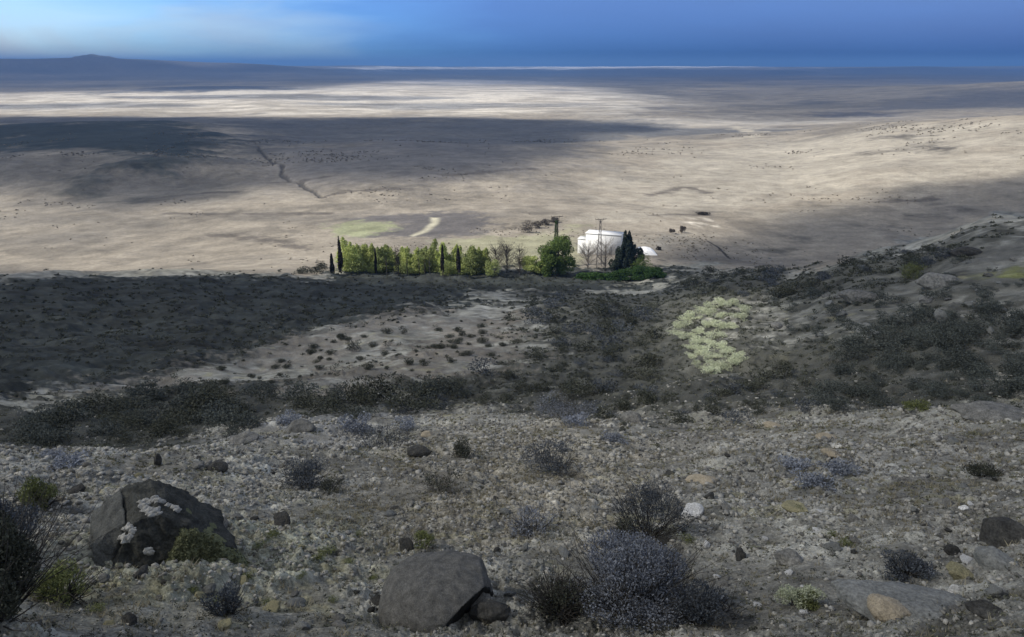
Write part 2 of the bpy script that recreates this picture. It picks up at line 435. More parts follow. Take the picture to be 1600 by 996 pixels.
# near slope
ns_big = fbm(X, Y, 14, 5, 41, 0.55, SPC); ns_mid = fbm(X, Y, 2.4, 5, 51, 0.6, SPC); ns_fin = fbm(X, Y, 0.5, 4, 61, 0.65, SPC)
foot = region([(-300, 426), (0, 427), (150, 424), (330, 424), (460, 428), (500, 421), (620, 419), (840, 420), (1000, 420), (1050, 416), (1110, 412), (1180, 424), (1250, 420), (1340, 405), (1450, 373), (1500, 358), (1560, 334), (1700, 318), (1700, 1300), (800, 1400), (-300, 1300)])
dfoot = sdist(foot, AZS, LRG)
hill = np.maximum(sstep(-.02, .02, dfoot + .035 * FR1 + .02 * FR2), (RG < 20)) 
c_st = stony * np.clip(1 + .42 * ns_mid + .35 * ns_fin + .25 * ns_big, .25, 1.8)[..., None]
lit_ = .75 * sstep(.15, .5, fbm(X + 70, Y, 1.7, 5, 47, .62, SPC)) * sstep(-.45, .35, fbm(X, Y + 50, 6, 3, 48, .5)); c_st = c_st * (1 - lit_)[..., None] + lin(.075, .075, .068) * lit_[..., None]
c_st = c_st * (1 - .25 * sstep(0, .6, ns_big))[..., None] + lin(.24, .23, .155) * (.25 * sstep(0, .6, ns_big))[..., None]
cover = cover * (1 - hill[..., None]) + c_st * hill[..., None]
# dark green-black sage slope on the left, scrub on the right
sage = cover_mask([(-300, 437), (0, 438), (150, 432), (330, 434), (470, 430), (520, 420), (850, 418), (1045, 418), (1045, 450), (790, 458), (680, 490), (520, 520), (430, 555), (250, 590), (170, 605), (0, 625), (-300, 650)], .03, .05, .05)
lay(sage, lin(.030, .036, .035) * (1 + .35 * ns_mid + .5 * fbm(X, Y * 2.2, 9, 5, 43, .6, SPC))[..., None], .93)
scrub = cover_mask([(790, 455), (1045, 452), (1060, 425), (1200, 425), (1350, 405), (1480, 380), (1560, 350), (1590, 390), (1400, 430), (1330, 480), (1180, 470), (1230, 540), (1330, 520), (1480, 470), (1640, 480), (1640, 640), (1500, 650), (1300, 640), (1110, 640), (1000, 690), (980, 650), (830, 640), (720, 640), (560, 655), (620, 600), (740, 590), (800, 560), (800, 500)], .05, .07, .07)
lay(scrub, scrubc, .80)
flank = cover_mask([(1180, 468), (1230, 440), (1400, 405), (1480, 372), (1560, 345), (1660, 325), (1680, 480), (1480, 472), (1330, 522), (1230, 542)], .06, .06, .06)
lay(flank, lin(.115, .115, .098) * np.clip(1 + .5 * ns_mid + .3 * ns_big, .3, 2)[..., None], .75)
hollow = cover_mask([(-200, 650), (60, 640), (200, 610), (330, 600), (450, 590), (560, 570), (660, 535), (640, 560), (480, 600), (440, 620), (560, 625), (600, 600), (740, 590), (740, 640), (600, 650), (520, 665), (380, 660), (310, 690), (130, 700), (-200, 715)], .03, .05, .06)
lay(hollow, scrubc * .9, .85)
bare = cover_mask([(440, 620), (480, 598), (560, 572), (640, 540), (700, 500), (800, 495), (800, 550), (740, 585), (600, 600), (520, 625)], .06, .08, .07)
lay(bare, soil * (1 + .15 * ns_fin)[..., None], .85)
bare2 = cover_mask([(170, 608), (260, 585), (430, 545), (520, 515), (660, 492), (690, 505), (600, 525), (480, 560), (330, 590), (200, 620)], .05, .07, .07)
lay(bare2, lin(.255, .235, .20) * (1 + .25 * ns_fin + .2 * ns_mid)[..., None], .85)
trail = cover_mask([(1005, 690), (1070, 670), (1110, 690), (1060, 770), (990, 770)], .05, .04)
lay(trail, lin(.17, .16, .145), .7)
paleg = cover_mask([(640, 690), (760, 660), (960, 660), (1010, 720), (960, 830), (780, 850), (560, 830), (600, 740)], .12, .10, .06)
lay(paleg, lin(.42, .385, .31) * (1 + .4 * ns_fin + .2 * ns_mid)[..., None], .6)
paler = cover_mask([(1110, 650), (1300, 655), (1580, 680), (1590, 860), (1300, 800), (1100, 760)], .10, .08, .06)
lay(paler, lin(.39, .38, .345) * (1 + .4 * ns_fin + .2 * ns_mid)[..., None], .55)
blue = cover_mask([(1230, 715), (1340, 735), (1330, 780), (1250, 770)], .10, .06, .04)
lay(blue, lin(.14, .165, .195), .55)
ltop = cover_mask([(380, 672), (450, 655), (540, 668), (600, 650), (620, 690), (520, 700), (440, 690), (350, 700), (300, 712)], .05, .05, .04)
lay(ltop, lin(.40, .40, .39), .6)
greenish = cover_mask([(350, 820), (560, 790), (560, 880), (500, 960), (60, 980), (40, 900), (150, 860)], .12, .10, .06)
lay(greenish, lin(.35, .36, .27), .6)
bankg = cover_mask([(1535, 425), (1620, 405), (1620, 432), (1560, 436)], .02, .02)
lay(bankg, lin(.20, .21, .08), .9)
lay(cover_mask([(1500, 395), (1620, 375), (1620, 405), (1540, 425)], .03, .02), lin(.17, .167, .15), .7)
clear = 1 - np.clip(np.maximum.reduce([sage, scrub * .8, hollow * .9]), 0, 1)

lap('covers')
# ------------------------------------------------------------------ relief
nw = hill
amp_far = np.clip((RG - 140) / 400, 0, 1)
Z = Z + (1 - nw) * (fbm(X, Y, 60, 5, 71, .5, SPC) * 0.5 + amp_far * fbm(X, Y, 420, 5, 75, .5, SPC) * 3.2 + sstep(1500, 6000, RG) * fbm(X, Y, 2600, 5, 79, .5, SPC) * 12)
Z = Z - gully * .8 + 8.0 * veg2r + 5.0 * hump - 2.5 * trough
dust = sstep(.08, .42, fbm(X - 30, Y + 12, 2.6, 4, 205, .55, SPC)) * (1 - sstep(30, 60, RG))
lay(dust * hill * clear, lin(.20, .192, .165) * (1 + .3 * ns_fin)[..., None], .7)
rockf = (1 - .8 * dust) * np.clip(1.15 - .9 * (np.maximum(sage, hollow)) - .35 * scrub - .6 * np.maximum(bare, bare2), 0.12, 1.2)
grow = np.clip(RG / 9.0, .6, 3.2)
Z = Z + nw * (0.13 * grow * fbm(X, Y, 5.5, 4, 81, .45, SPC) + 0.45 * sstep(14, 50, RG) * fbm(X, Y, 19, 4, 85, .5, SPC))
nearm = RG < 75
nx, ny = X[nearm], Y[nearm]
relief = np.zeros_like(X)
st_col = np.ones_like(X)
acc = np.zeros(nx.shape); tone = np.zeros(nx.shape)
wxx = nx + .09 * fbm(nx, ny, .4, 4, 95); wyy = ny + .09 * fbm(nx + 40, ny, .4, 4, 96)
for cell, pr, sd_, k in ((1.3, .08, 101, .45), (.55, .16, 111, .5), (.26, .28, 121, .55), (.12, .4, 131, .7), (.06, .5, 136, .8)):
    h, idd = worley(wxx, wyy, cell, sd_, pr)
    fade = np.clip((cell * .5 / SPC[nearm] - 1.5) / 1.5, 0, 1)
    h = h * k * fade
    acc = np.maximum(acc, h)
    on = (h > 0.015 * cell)
    tone = np.where(on & (h >= acc * .98), (idd - .42) * .9 + .12, tone)
crust = fbm(nx, ny, .34, 4, 141, .6, SPC[nearm], ridged=True)
pits = np.clip(-fbm(nx, ny, .55, 3, 151, .6, SPC[nearm]) - .25, 0, 1)
relief[nearm] = .62 * acc * rockf[nearm] + .5 * (.065 * crust + .05 * fbm(nx, ny, .11, 3, 145, .6, SPC[nearm]) - .22 * pits) * np.clip(rockf[nearm], .35, 1)
st_col[nearm] = 1 + (tone * np.clip(rockf[nearm], 0, 1)) * .9 - .35 * sstep(.1, .5, pits)
led = fbm(X * .7 + 11, Y * 1.25, 1.5, 5, 191, .55, SPC) * 4.0
lf = np.floor(led); led = (lf + sstep(.62, .92, led - lf)) / 4.0
Z = Z + nw * relief + nw * led * .20 * sstep(-.3, .3, fbm(X + 20, Y, 4.5, 3, 197, .5)) * (1 - sstep(25, 60, RG)) * np.clip(rockf, .2, 1)
# ragged scrub ground further off
scr = fbm(X, Y, 2.2, 5, 161, .6, SPC, ridged=True)
Z = Z + nw * sstep(18, 40, RG) * np.clip(np.maximum.reduce([scrub, sage, hollow]), 0, 1) * .20 * scr
cover = cover * np.clip(1 + (st_col - 1) * hill * (1 - .7 * np.clip(sage + hollow, 0, 1)), .45, 1.9)[..., None]
lich = sstep(.30, .55, fbm(X, Y, .9, 4, 171, .6, SPC)) * hill * clear
lay(lich * sstep(.0, .5, fbm(X, Y, 7, 3, 175, .5)), lin(.34, .32, .19), .45)
cover = np.clip(cover * (1 + .16 * fbm(X, Y, .16, 2, 181, .7, SPC))[..., None], .012, .9)
Zt = Z

lap('relief')
def gz(x, y):
    return float(grid_lookup(Zt, np.array([x]), np.array([y]))[0])
def on(px, py):
    p = at(px, py, Zt)
    return p

# ------------------------------------------------------------------ materials
def new_mat(name):
    m = bpy.data.materials.new(name); m.use_nodes = True
    nt = m.node_tree; b = nt.nodes['Principled BSDF']
    return m, nt, b
def mat_ground():
    m, nt, b = new_mat('steppe ground')
    n, l = nt.nodes, nt.links
    at_ = n.new('ShaderNodeAttribute'); at_.attribute_name = 'cover'
    tc = n.new('ShaderNodeNewGeometry')
    def noise(scale, detail, rough=.6):
        q = n.new('ShaderNodeTexNoise'); q.inputs['Scale'].default_value = scale; q.inputs['Detail'].default_value = detail
        q.inputs['Roughness'].default_value = rough; l.new(tc.outputs['Position'], q.inputs[0]); return q.outputs[0]
    n1 = noise(26, 5, .75); n2 = noise(1.3, 5, .65)
    mr = n.new('ShaderNodeMapRange'); mr.inputs[1].default_value = .3; mr.inputs[2].default_value = .7; mr.inputs[3].default_value = .42; mr.inputs[4].default_value = 1.6
    l.new(n1, mr.inputs[0])
    mr2 = n.new('ShaderNodeMapRange'); mr2.inputs[1].default_value = .3; mr2.inputs[2].default_value = .7; mr2.inputs[3].default_value = .78; mr2.inputs[4].default_value = 1.2
    l.new(n2, mr2.inputs[0])
    def rng_(v, lo, hi):
        q = n.new('ShaderNodeMapRange'); q.inputs[1].default_value = .32; q.inputs[2].default_value = .68; q.inputs[3].default_value = lo; q.inputs[4].default_value = hi
        l.new(v, q.inputs[0]); return q.outputs[0]
    def mul(a, b_):
        q = n.new('ShaderNodeMath'); q.operation = 'MULTIPLY'; l.new(a, q.inputs[0]); l.new(b_, q.inputs[1]); return q
    mu = mul(mul(mul(mr.outputs[0], mr2.outputs[0]).outputs[0], rng_(noise(.16, 6, .72), .72, 1.2)).outputs[0], rng_(noise(.035, 6, .7), .78, 1.18))
    vm = n.new('ShaderNodeVectorMath'); vm.operation = 'SCALE'
    l.new(at_.outputs['Color'], vm.inputs[0]); l.new(mu.outputs[0], vm.inputs['Scale'])
    l.new(vm.outputs[0], b.inputs['Base Color'])
    b.inputs['Roughness'].default_value = .95; b.inputs['Specular IOR Level'].default_value = .15
    bp = n.new('ShaderNodeBump'); bp.inputs['Strength'].default_value = .7; bp.inputs['Distance'].default_value = .05
    l.new(noise(22, 5, .7), bp.inputs['Height']); l.new(bp.outputs[0], b.inputs['Normal'])
    return m
M_ground = mat_ground()

def mat_noise(name, c0, c1, scale=6.0, rough=.9, bump=.5, dist=.03, island=0.0, detail=5, translucent=0.0, spec=.2):
    m, nt, b = new_mat(name)
    n, l = nt.nodes, nt.links
    tc = n.new('ShaderNodeTexCoord')
    q = n.new('ShaderNodeTexNoise'); q.inputs['Scale'].default_value = scale; q.inputs['Detail'].default_value = detail; q.inputs['Roughness'].default_value = .65
    l.new(tc.outputs['Object'], q.inputs[0])
    mr = n.new('ShaderNodeMapRange'); mr.inputs[1].default_value = .32; mr.inputs[2].default_value = .68
    l.new(q.outputs[0], mr.inputs[0])
    fac = mr.outputs[0]
    if island:
        g = n.new('ShaderNodeNewGeometry')
        mx = n.new('ShaderNodeMix'); mx.data_type = 'FLOAT'; mx.inputs['Factor'].default_value = island
        l.new(fac, mx.inputs['A']); l.new(g.outputs['Random Per Island'], mx.inputs['B']); fac = mx.outputs['Result']
    c = n.new('ShaderNodeMix'); c.data_type = 'RGBA'
    c.inputs['A'].default_value = (*c0, 1); c.inputs['B'].default_value = (*c1, 1)
    l.new(fac, c.inputs['Factor'])
    col = c.outputs['Result']
    if bump and detail:
        q9 = n.new('ShaderNodeTexNoise'); q9.inputs['Scale'].default_value = scale * 7; q9.inputs['Detail'].default_value = 4; q9.inputs['Roughness'].default_value = .75
        l.new(tc.outputs['Object'], q9.inputs[0])
        m9 = n.new('ShaderNodeMapRange'); m9.inputs[1].default_value = .3; m9.inputs[2].default_value = .7; m9.inputs[3].default_value = 1 - .75 * min(bump, .8); m9.inputs[4].default_value = 1 + .75 * min(bump, .8)
        l.new(q9.outputs[0], m9.inputs[0])
        v9 = n.new('ShaderNodeVectorMath'); v9.operation = 'SCALE'; l.new(col, v9.inputs[0]); l.new(m9.outputs[0], v9.inputs['Scale']); col = v9.outputs[0]
    oi = n.new('ShaderNodeObjectInfo')
    hv = n.new('ShaderNodeMapRange'); hv.inputs[3].default_value = .82; hv.inputs[4].default_value = 1.18
    l.new(oi.outputs['Random'], hv.inputs[0])
    vm = n.new('ShaderNodeVectorMath'); vm.operation = 'SCALE'
    l.new(col, vm.inputs[0]); l.new(hv.outputs[0], vm.inputs['Scale'])
    l.new(vm.outputs[0], b.inputs['Base Color'])
    b.inputs['Roughness'].default_value = rough; b.inputs['Specular IOR Level'].default_value = spec
    if bump:
        bp = n.new('ShaderNodeBump'); bp.inputs['Strength'].default_value = bump; bp.inputs['Distance'].default_value = dist
        q2 = n.new('ShaderNodeTexNoise'); q2.inputs['Scale'].default_value = scale * 3; q2.inputs['Detail'].default_value = 6; q2.inputs['Roughness'].default_value = .7
        l.new(tc.outputs['Object'], q2.inputs[0]); l.new(q2.outputs[0], bp.inputs['Height']); l.new(bp.outputs[0], b.inputs['Normal'])
    if translucent:
        t = n.new('ShaderNodeBsdfTranslucent'); l.new(vm.outputs[0], t.inputs['Color'])
        ms = n.new('ShaderNodeMixShader'); ms.inputs[0].default_value = translucent
        out = n['Material Output']
        l.new(b.outputs[0], ms.inputs[1]); l.new(t.outputs[0], ms.inputs[2]); l.new(ms.outputs[0], out.inputs['Surface'])
    return m

# ------------------------------------------------------------------ the ground mesh
ia = np.arange(NA); ib = (ia + 1) % NA
i0 = (ia[:, None] * NR + np.arange(NR - 1)[None, :]); i1 = (ib[:, None] * NR + np.arange(NR - 1)[None, :])
F = np.stack([i0, i1, i1 + 1, i0 + 1], -1).reshape(-1, 4)[:, ::-1]
V = np.stack([X, Y, Zt], -1).reshape(-1, 3)
V = np.vstack([V, [[0, 0, ZC - 1.75]]]); cidx = len(V) - 1
tri = np.stack([ib * NR, ia * NR, np.full(NA, cidx)], -1)[:, ::-1]
terrain = mesh_np('ground', V, [F, tri], M_ground, smooth=True)
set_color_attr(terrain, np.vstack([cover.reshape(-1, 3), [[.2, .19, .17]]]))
tag(terrain, 'stony grey slope running down to a pale dry plain', 'ground', kind='structure')

lap('groundmesh')
# ------------------------------------------------------------------ clouds above the land (their shadows lie over it)
def mat_cloud(name, dens):
    m = bpy.data.materials.new(name); m.use_nodes = True
    n, l = m.node_tree.nodes, m.node_tree.links
    n.clear()
    o = n.new('ShaderNodeOutputMaterial'); v = n.new('ShaderNodeVolumePrincipled')
    v.inputs['Color'].default_value = (.95, .97, 1, 1); v.inputs['Density'].default_value = dens; v.inputs['Anisotropy'].default_value = .3
    l.new(v.outputs[0], o.inputs['Volume'])
    return m
def cloud(name, label, height, shadow_pts, thick, soft, cell, dens, holes=(), seed=1, lam=60, rag=.5):
    """a cloud at `height` whose shadow falls on the given ground points"""
    off = SUN_DIR / SUN_DIR[2]
    def up(p):
        p = at(*p) if len(p) == 2 else np.array(p, float)
        return (p + off * (height - p[2]))[:2]
    P = np.array([up(p) for p in shadow_pts])
    x0, y0 = P.min(0) - 3 * soft; x1, y1 = P.max(0) + 3 * soft
    xs = np.arange(x0, x1, cell); ys = np.arange(y0, y1, cell)
    gx, gy = np.meshgrid(xs, ys, indexing='ij')
    wv = fbm(gx, gy, lam, 4, seed, .55)
    d = sdist(P, gx, gy) + rag * soft * wv
    T = sstep(-soft, soft, d) * (1 + .45 * fbm(gx, gy, lam * .8, 4, seed + 9, .55))
    for pts, hs in holes:
        H = np.array([up(p) for p in pts])
        T *= 1 - sstep(-hs, hs, sdist(H, gx, gy) + .3 * hs * wv)
    T = np.clip(T, 0, None) * thick
    T[T < thick * .01] = 0
    T[0, :] = T[-1, :] = 0; T[:, 0] = T[:, -1] = 0
    n0, n1 = T.shape
    idx = np.arange(n0 * n1).reshape(n0, n1)
    q = np.stack([idx[:-1, :-1], idx[1:, :-1], idx[1:, 1:], idx[:-1, 1:]], -1).reshape(-1, 4)
    keep = (T.ravel()[q] > 0).any(1); q = q[keep]
    # layer sheared along the sunlight so its shadow edges stay sharp
    top = np.stack([gx + off[0] * .6 * T, gy + off[1] * .6 * T, height + .6 * T], -1).reshape(-1, 3); bot = np.stack([gx - off[0] * .4 * T, gy - off[1] * .4 * T, height - .4 * T], -1).reshape(-1, 3)
    # rim points (no thickness) are shared so the cloud is closed
    rim = T.ravel() <= 0
    bidx = np.where(rim, np.arange(n0 * n1), np.arange(n0 * n1) + n0 * n1)
    Vv = np.vstack([top, bot]); Fq = np.vstack([q, bidx[q][:, ::-1]])
    used, inv = np.unique(Fq, return_inverse=True)
    o = mesh_np(name, Vv[used], inv.reshape(-1, 4), mat_cloud(name, dens), smooth=True)
    tag(o, label, 'cloud', kind='structure')
    return o
near_sh = [(-500, 420), (0, 424), (240, 426), (480, 432), (530, 440), (840, 446), (1030, 446), (1060, 420), (1085, 395), (1130, 372), (1220, 335), (1380, 300), (1620, 264), (1900, 250)]
off_pts = [(260, 120, 40), (330, -80, 60), (60, -230, 65), (-260, -120, 50), (-230, 60, 40)]
cloud('cloud', 'grey cloud over the near hillside', 520, near_sh + off_pts, 40, 9, 2.5, .0245,
      holes=[([(1020, 466), (1195, 456), (1205, 500), (1195, 598), (1065, 600), (1015, 535)], 1.5)], seed=5, lam=70, rag=.6)
cloud('cloud', 'unseen cloud added to darken the slope on the right', 640, [(1060, 425), (1110, 396), (1250, 348), (1420, 312), (1640, 272), (1800, 266), (1800, 330), (1560, 336), (1450, 374), (1340, 404), (1250, 416), (1180, 424)], 50, 9, 4.0, .016, seed=65, lam=80)  # extra cloud out of view, added to deepen the shade on this slope
cloud('cloud', 'long grey cloud over the dark shelf of the plain', 1300, [(-500, 183), (300, 182), (900, 186), (1050, 196), (960, 204), (900, 205), (900, 252), (800, 278), (620, 294), (500, 284), (430, 270), (405, 272), (385, 294), (300, 312), (200, 320), (80, 302), (-500, 296)], 120, 26, 12, .015, seed=25, lam=200)
cloud('cloud', 'cloud bank over the far plain', 1700, [(-900, 90), (-600, 126), (0, 146), (200, 140), (450, 138), (620, 126), (900, 134), (1000, 150), (1000, 178), (1200, 189), (1420, 180), (1620, 168), (2200, 160), (2400, 112), (1600, 108), (1200, 109), (800, 109), (560, 108), (300, 104)], 150, 160, 60, .0055, seed=35, lam=900)

for k, (lb, pts) in enumerate([('unseen streak of cloud added to shade the pale middle of the plain', [(120, 152), (400, 148.5), (700, 150), (760, 153), (500, 156), (250, 156)]), ('unseen streak of cloud added to shade right of the pale middle of the plain', [(470, 163), (680, 160.5), (920, 163), (900, 168), (640, 169)]), ('short unseen streak of cloud added to shade left of the pale middle of the plain', [(-60, 164), (180, 161), (330, 165), (200, 169), (-60, 170)])]):
    cloud('cloud', lb, 1250, pts, 60, 45, 20, .014, seed=75 + k * 7, lam=260, rag=.9)  # unseen clouds added to break the bright band with streaks of shade

# ------------------------------------------------------------------ haze over the whole plain
def mat_haze(dens, col):
    m = bpy.data.materials.new('haze air'); m.use_nodes = True
    n, l = m.node_tree.nodes, m.node_tree.links
    n.clear()
    o = n.new('ShaderNodeOutputMaterial'); v = n.new('ShaderNodeVolumePrincipled')
    v.inputs['Color'].default_value = (*col, 1); v.inputs['Density'].default_value = dens; v.inputs['Anisotropy'].default_value = .0
    l.new(v.outputs[0], o.inputs['Volume'])
    return m
HB, HT, HR = float(Zt.min()) - 1.5, max(float(Zt.max()) + 3, ZC + 124), 27500.0
hv = np.array([[x, y, z] for z in (HB, HT) for y in (-HR, HR) for x in (-HR, HR)])
hf = np.array([[0, 2, 3, 1], [4, 5, 7, 6], [0, 1, 5, 4], [2, 6, 7, 3], [0, 4, 6, 2], [1, 3, 7, 5]])
hz_o = mesh_np('haze', hv, hf, mat_haze(1.55e-4, (.22, .48, 1.0)))
tag(hz_o, 'thin blue haze lying over the plain', 'haze', kind='stuff')
lap('clouds')

# ------------------------------------------------------------------ far hill on the horizon
tp = ray(152, 85.0); hd = 6700.0
hp = tp / math.hypot(tp[0], tp[1]) * hd
n_, m_ = 90, 40
uu, vv = np.meshgrid(np.linspace(-1, 1, n_), np.linspace(-1, 1, m_), indexing='ij')
prof = np.clip(1 - np.abs(uu + .12) ** 2.2, 0, 1) * np.clip(1 - vv ** 2, 0, 1)
hh = 40 * prof * (1 + .25 * fbm(uu * 3, vv * 3, 1, 4, 401)) - 6
ha = atan2(hp[0], hp[1])
hx = hp[0] + uu * 205 * cos(ha) + vv * 190 * sin(ha); hy = hp[1] - uu * 205 * sin(ha) + vv * 190 * cos(ha)
idx = np.arange(n_ * m_).reshape(n_, m_)
hq = np.stack([idx[:-1, :-1], idx[1:, :-1], idx[1:, 1:], idx[:-1, 1:]], -1).reshape(-1, 4)[:, ::-1]
hill_o = mesh_np('hill', np.stack([hx, hy, ZC + hp[2] - 42 + hh], -1).reshape(-1, 3), hq, mat_noise('far hill earth', (.10, .10, .10), (.15, .145, .14), .01, bump=0), smooth=True)
tag(hill_o, 'low blue dome shaped hill on the far left horizon', 'hill', kind='structure')

# ------------------------------------------------------------------ builders: rocks, leaves, twigs, tubes
def ico(n):
    t = (1 + 5 ** .5) / 2
    v = [(-1, t, 0), (1, t, 0), (-1, -t, 0), (1, -t, 0), (0, -1, t), (0, 1, t), (0, -1, -t), (0, 1, -t), (t, 0, -1), (t, 0, 1), (-t, 0, -1), (-t, 0, 1)]
    f = [(0, 11, 5), (0, 5, 1), (0, 1, 7), (0, 7, 10), (0, 10, 11), (1, 5, 9), (5, 11, 4), (11, 10, 2), (10, 7, 6), (7, 1, 8), (3, 9, 4), (3, 4, 2), (3, 2, 6), (3, 6, 8), (3, 8, 9), (4, 9, 5), (2, 4, 11), (6, 2, 10), (8, 6, 7), (9, 8, 1)]
    v = [np.array(p) / np.linalg.norm(p) for p in v]
    for _ in range(n):
        cache = {}; nf = []
        def mid(a, b):
            k = (min(a, b), max(a, b))
            if k not in cache:
                p = v[a] + v[b]; v.append(p / np.linalg.norm(p)); cache[k] = len(v) - 1
            return cache[k]
        for a, b, c in f:
            x, y, z = mid(a, b), mid(b, c), mid(c, a)
            nf += [(a, x, z), (b, y, x), (c, z, y), (x, y, z)]
        f = nf
    return np.array(v), np.array(f)
ICO = {k: ico(k) for k in (0, 1, 2, 3, 4, 5)}
def n3(P, lam, octs, seed):
    return (fbm(P[:, 0] + .37 * P[:, 2], P[:, 1] - .41 * P[:, 2], lam, octs, seed, .55) + fbm(P[:, 2] + .3 * P[:, 0], P[:, 0] - .5 * P[:, 1], lam, octs, seed + 7, .55)) * .6
def rock_v(dims, lod=4, seed=0, planes=9, flat=.25, rough=.13, extra=None, rnd=.12):
    """a stone cut by planes and roughened; dims are half sizes"""
    r = np.random.default_rng(seed)
    D, Fc = ICO[lod]
    N = r.normal(size=(planes, 3)); N /= np.linalg.norm(N, axis=1)[:, None]
    dist = r.uniform(.62, .95, planes)
    if extra is not None:
        N = np.vstack([N, [np.array(e[:3]) / np.linalg.norm(e[:3]) for e in extra]]); dist = np.concatenate([dist, [e[3] for e in extra]])
    dots = D @ N.T
    rr = np.where(dots > 1e-3, dist[None] / np.maximum(dots, 1e-3), 9)
    k = 24.0
    rad = -np.log(np.exp(-k * np.minimum(rr, 3)).sum(1) + math.exp(-k * 1.0)) / k      # soft minimum: worn edges
    P = D * rad[:, None]
    s = n3(P, .9, 5, seed + 3)
    P = P * (1 + rnd * n3(P, 1.6, 2, seed + 1) + rough * s)[:, None]
    return P * np.array(dims), Fc
def leaves(C, size, rng, aspect=.45, up=0.0, out=None):
    """one pointed leaf quad at each centre"""
    n = len(C)
    d = rng.normal(size=(n, 3)); d[:, 2] += up
    if out is not None: d += out
    d /= np.linalg.norm(d, axis=1)[:, None]
    s = np.cross(d, rng.normal(size=(n, 3))); s /= np.linalg.norm(s, axis=1)[:, None] + 1e-9
    L = (size * rng.uniform(.6, 1.35, n))[:, None]; W = L * aspect
    V = np.stack([C - d * L * .5, C + s * W * .5, C + d * L * .5, C - s * W * .5], 1).reshape(-1, 3)
    F = np.arange(4 * n).reshape(n, 4)
    return V, F
def tube(P, R, sides=5):
    P = np.asarray(P, float); n = len(P)
    T = np.gradient(P, axis=0); T /= np.linalg.norm(T, axis=1)[:, None] + 1e-9
    ref = np.array([0.31, .93, .2]) ; A = np.cross(T, ref); A /= np.linalg.norm(A, axis=1)[:, None] + 1e-9; B = np.cross(T, A)
    th = np.linspace(0, 2 * pi, sides, endpoint=False)
    V = (P[:, None] + (A[:, None] * np.cos(th)[None, :, None] + B[:, None] * np.sin(th)[None, :, None]) * np.asarray(R)[:, None, None]).reshape(-1, 3)
    i = np.arange(n - 1)[:, None] * sides; j = np.arange(sides)[None]
    k = (j + 1) % sides
    F = np.stack([i + j, i + k, i + sides + k, i + sides + j], -1).reshape(-1, 4)
    return V, F
def join(parts):
    Vs, Fs, o = [], {}, 0
    for V, F in parts:
        Vs.append(V); Fs.setdefault(F.shape[1], []).append(F + o); o += len(V)
    return np.vstack(Vs), [np.vstack(v) for v in Fs.values()]
def crown_pts(n, dims, rng, lumps=14, lump_r=.34, hollow=.35, floor=.0, top_pointed=0.0):
    """leaf centres gathered in clumps through an uneven ellipsoid of half sizes dims (centre at 0)"""
    c = rng.normal(size=(lumps, 3)); c /= np.linalg.norm(c, axis=1)[:, None]
    c *= (rng.uniform(hollow, .82, lumps) ** .7)[:, None]
    rl = lump_r * rng.uniform(.55, 1.25, lumps)
    w = rl ** 2; k = rng.choice(lumps, n, p=w / w.sum())
    d = rng.normal(size=(n, 3)); d /= np.linalg.norm(d, axis=1)[:, None]
    P = c[k] + d * (rl[k] * rng.uniform(.3, 1.0, n) ** .45)[:, None]
    if top_pointed: 
        t = np.clip((P[:, 2] + 1) / 2, 0, 1); f = 1 - top_pointed * t
        P[:, 0] *= f; P[:, 1] *= f
    return P * np.array(dims)
def twig_set(n, length, rng, spread=.8, r0=.012, base=.05, segs=4, sides=3, lift=.0):
    out = []
    for _ in range(n):
        a = rng.uniform(0, 2 * pi); tilt = rng.uniform(.1, spread); L = length * rng.uniform(.55, 1.0)
        p = np.array([cos(a) * base * rng.uniform(0, 1), sin(a) * base * rng.uniform(0, 1), -.03]); d = np.array([cos(a) * sin(tilt), sin(a) * sin(tilt), cos(tilt)])
        P = [p]
        for _k in range(segs):
            d = d + rng.normal(size=3) * .22; d[2] += lift; d /= np.linalg.norm(d); p = p + d * L / segs; P.append(p)
        out.append(tube(P, np.linspace(r0, r0 * .25, segs + 1), sides))
        if rng.random() < .8:
            q = P[segs // 2]; d2 = d + rng.normal(size=3) * .5; d2 /= np.linalg.norm(d2)
            out.append(tube([q, q + d2 * L * .2, q + d2 * L * .4 + rng.normal(size=3) * L * .04], [r0 * .5, r0 * .35, r0 * .15], sides))
    return join(out)

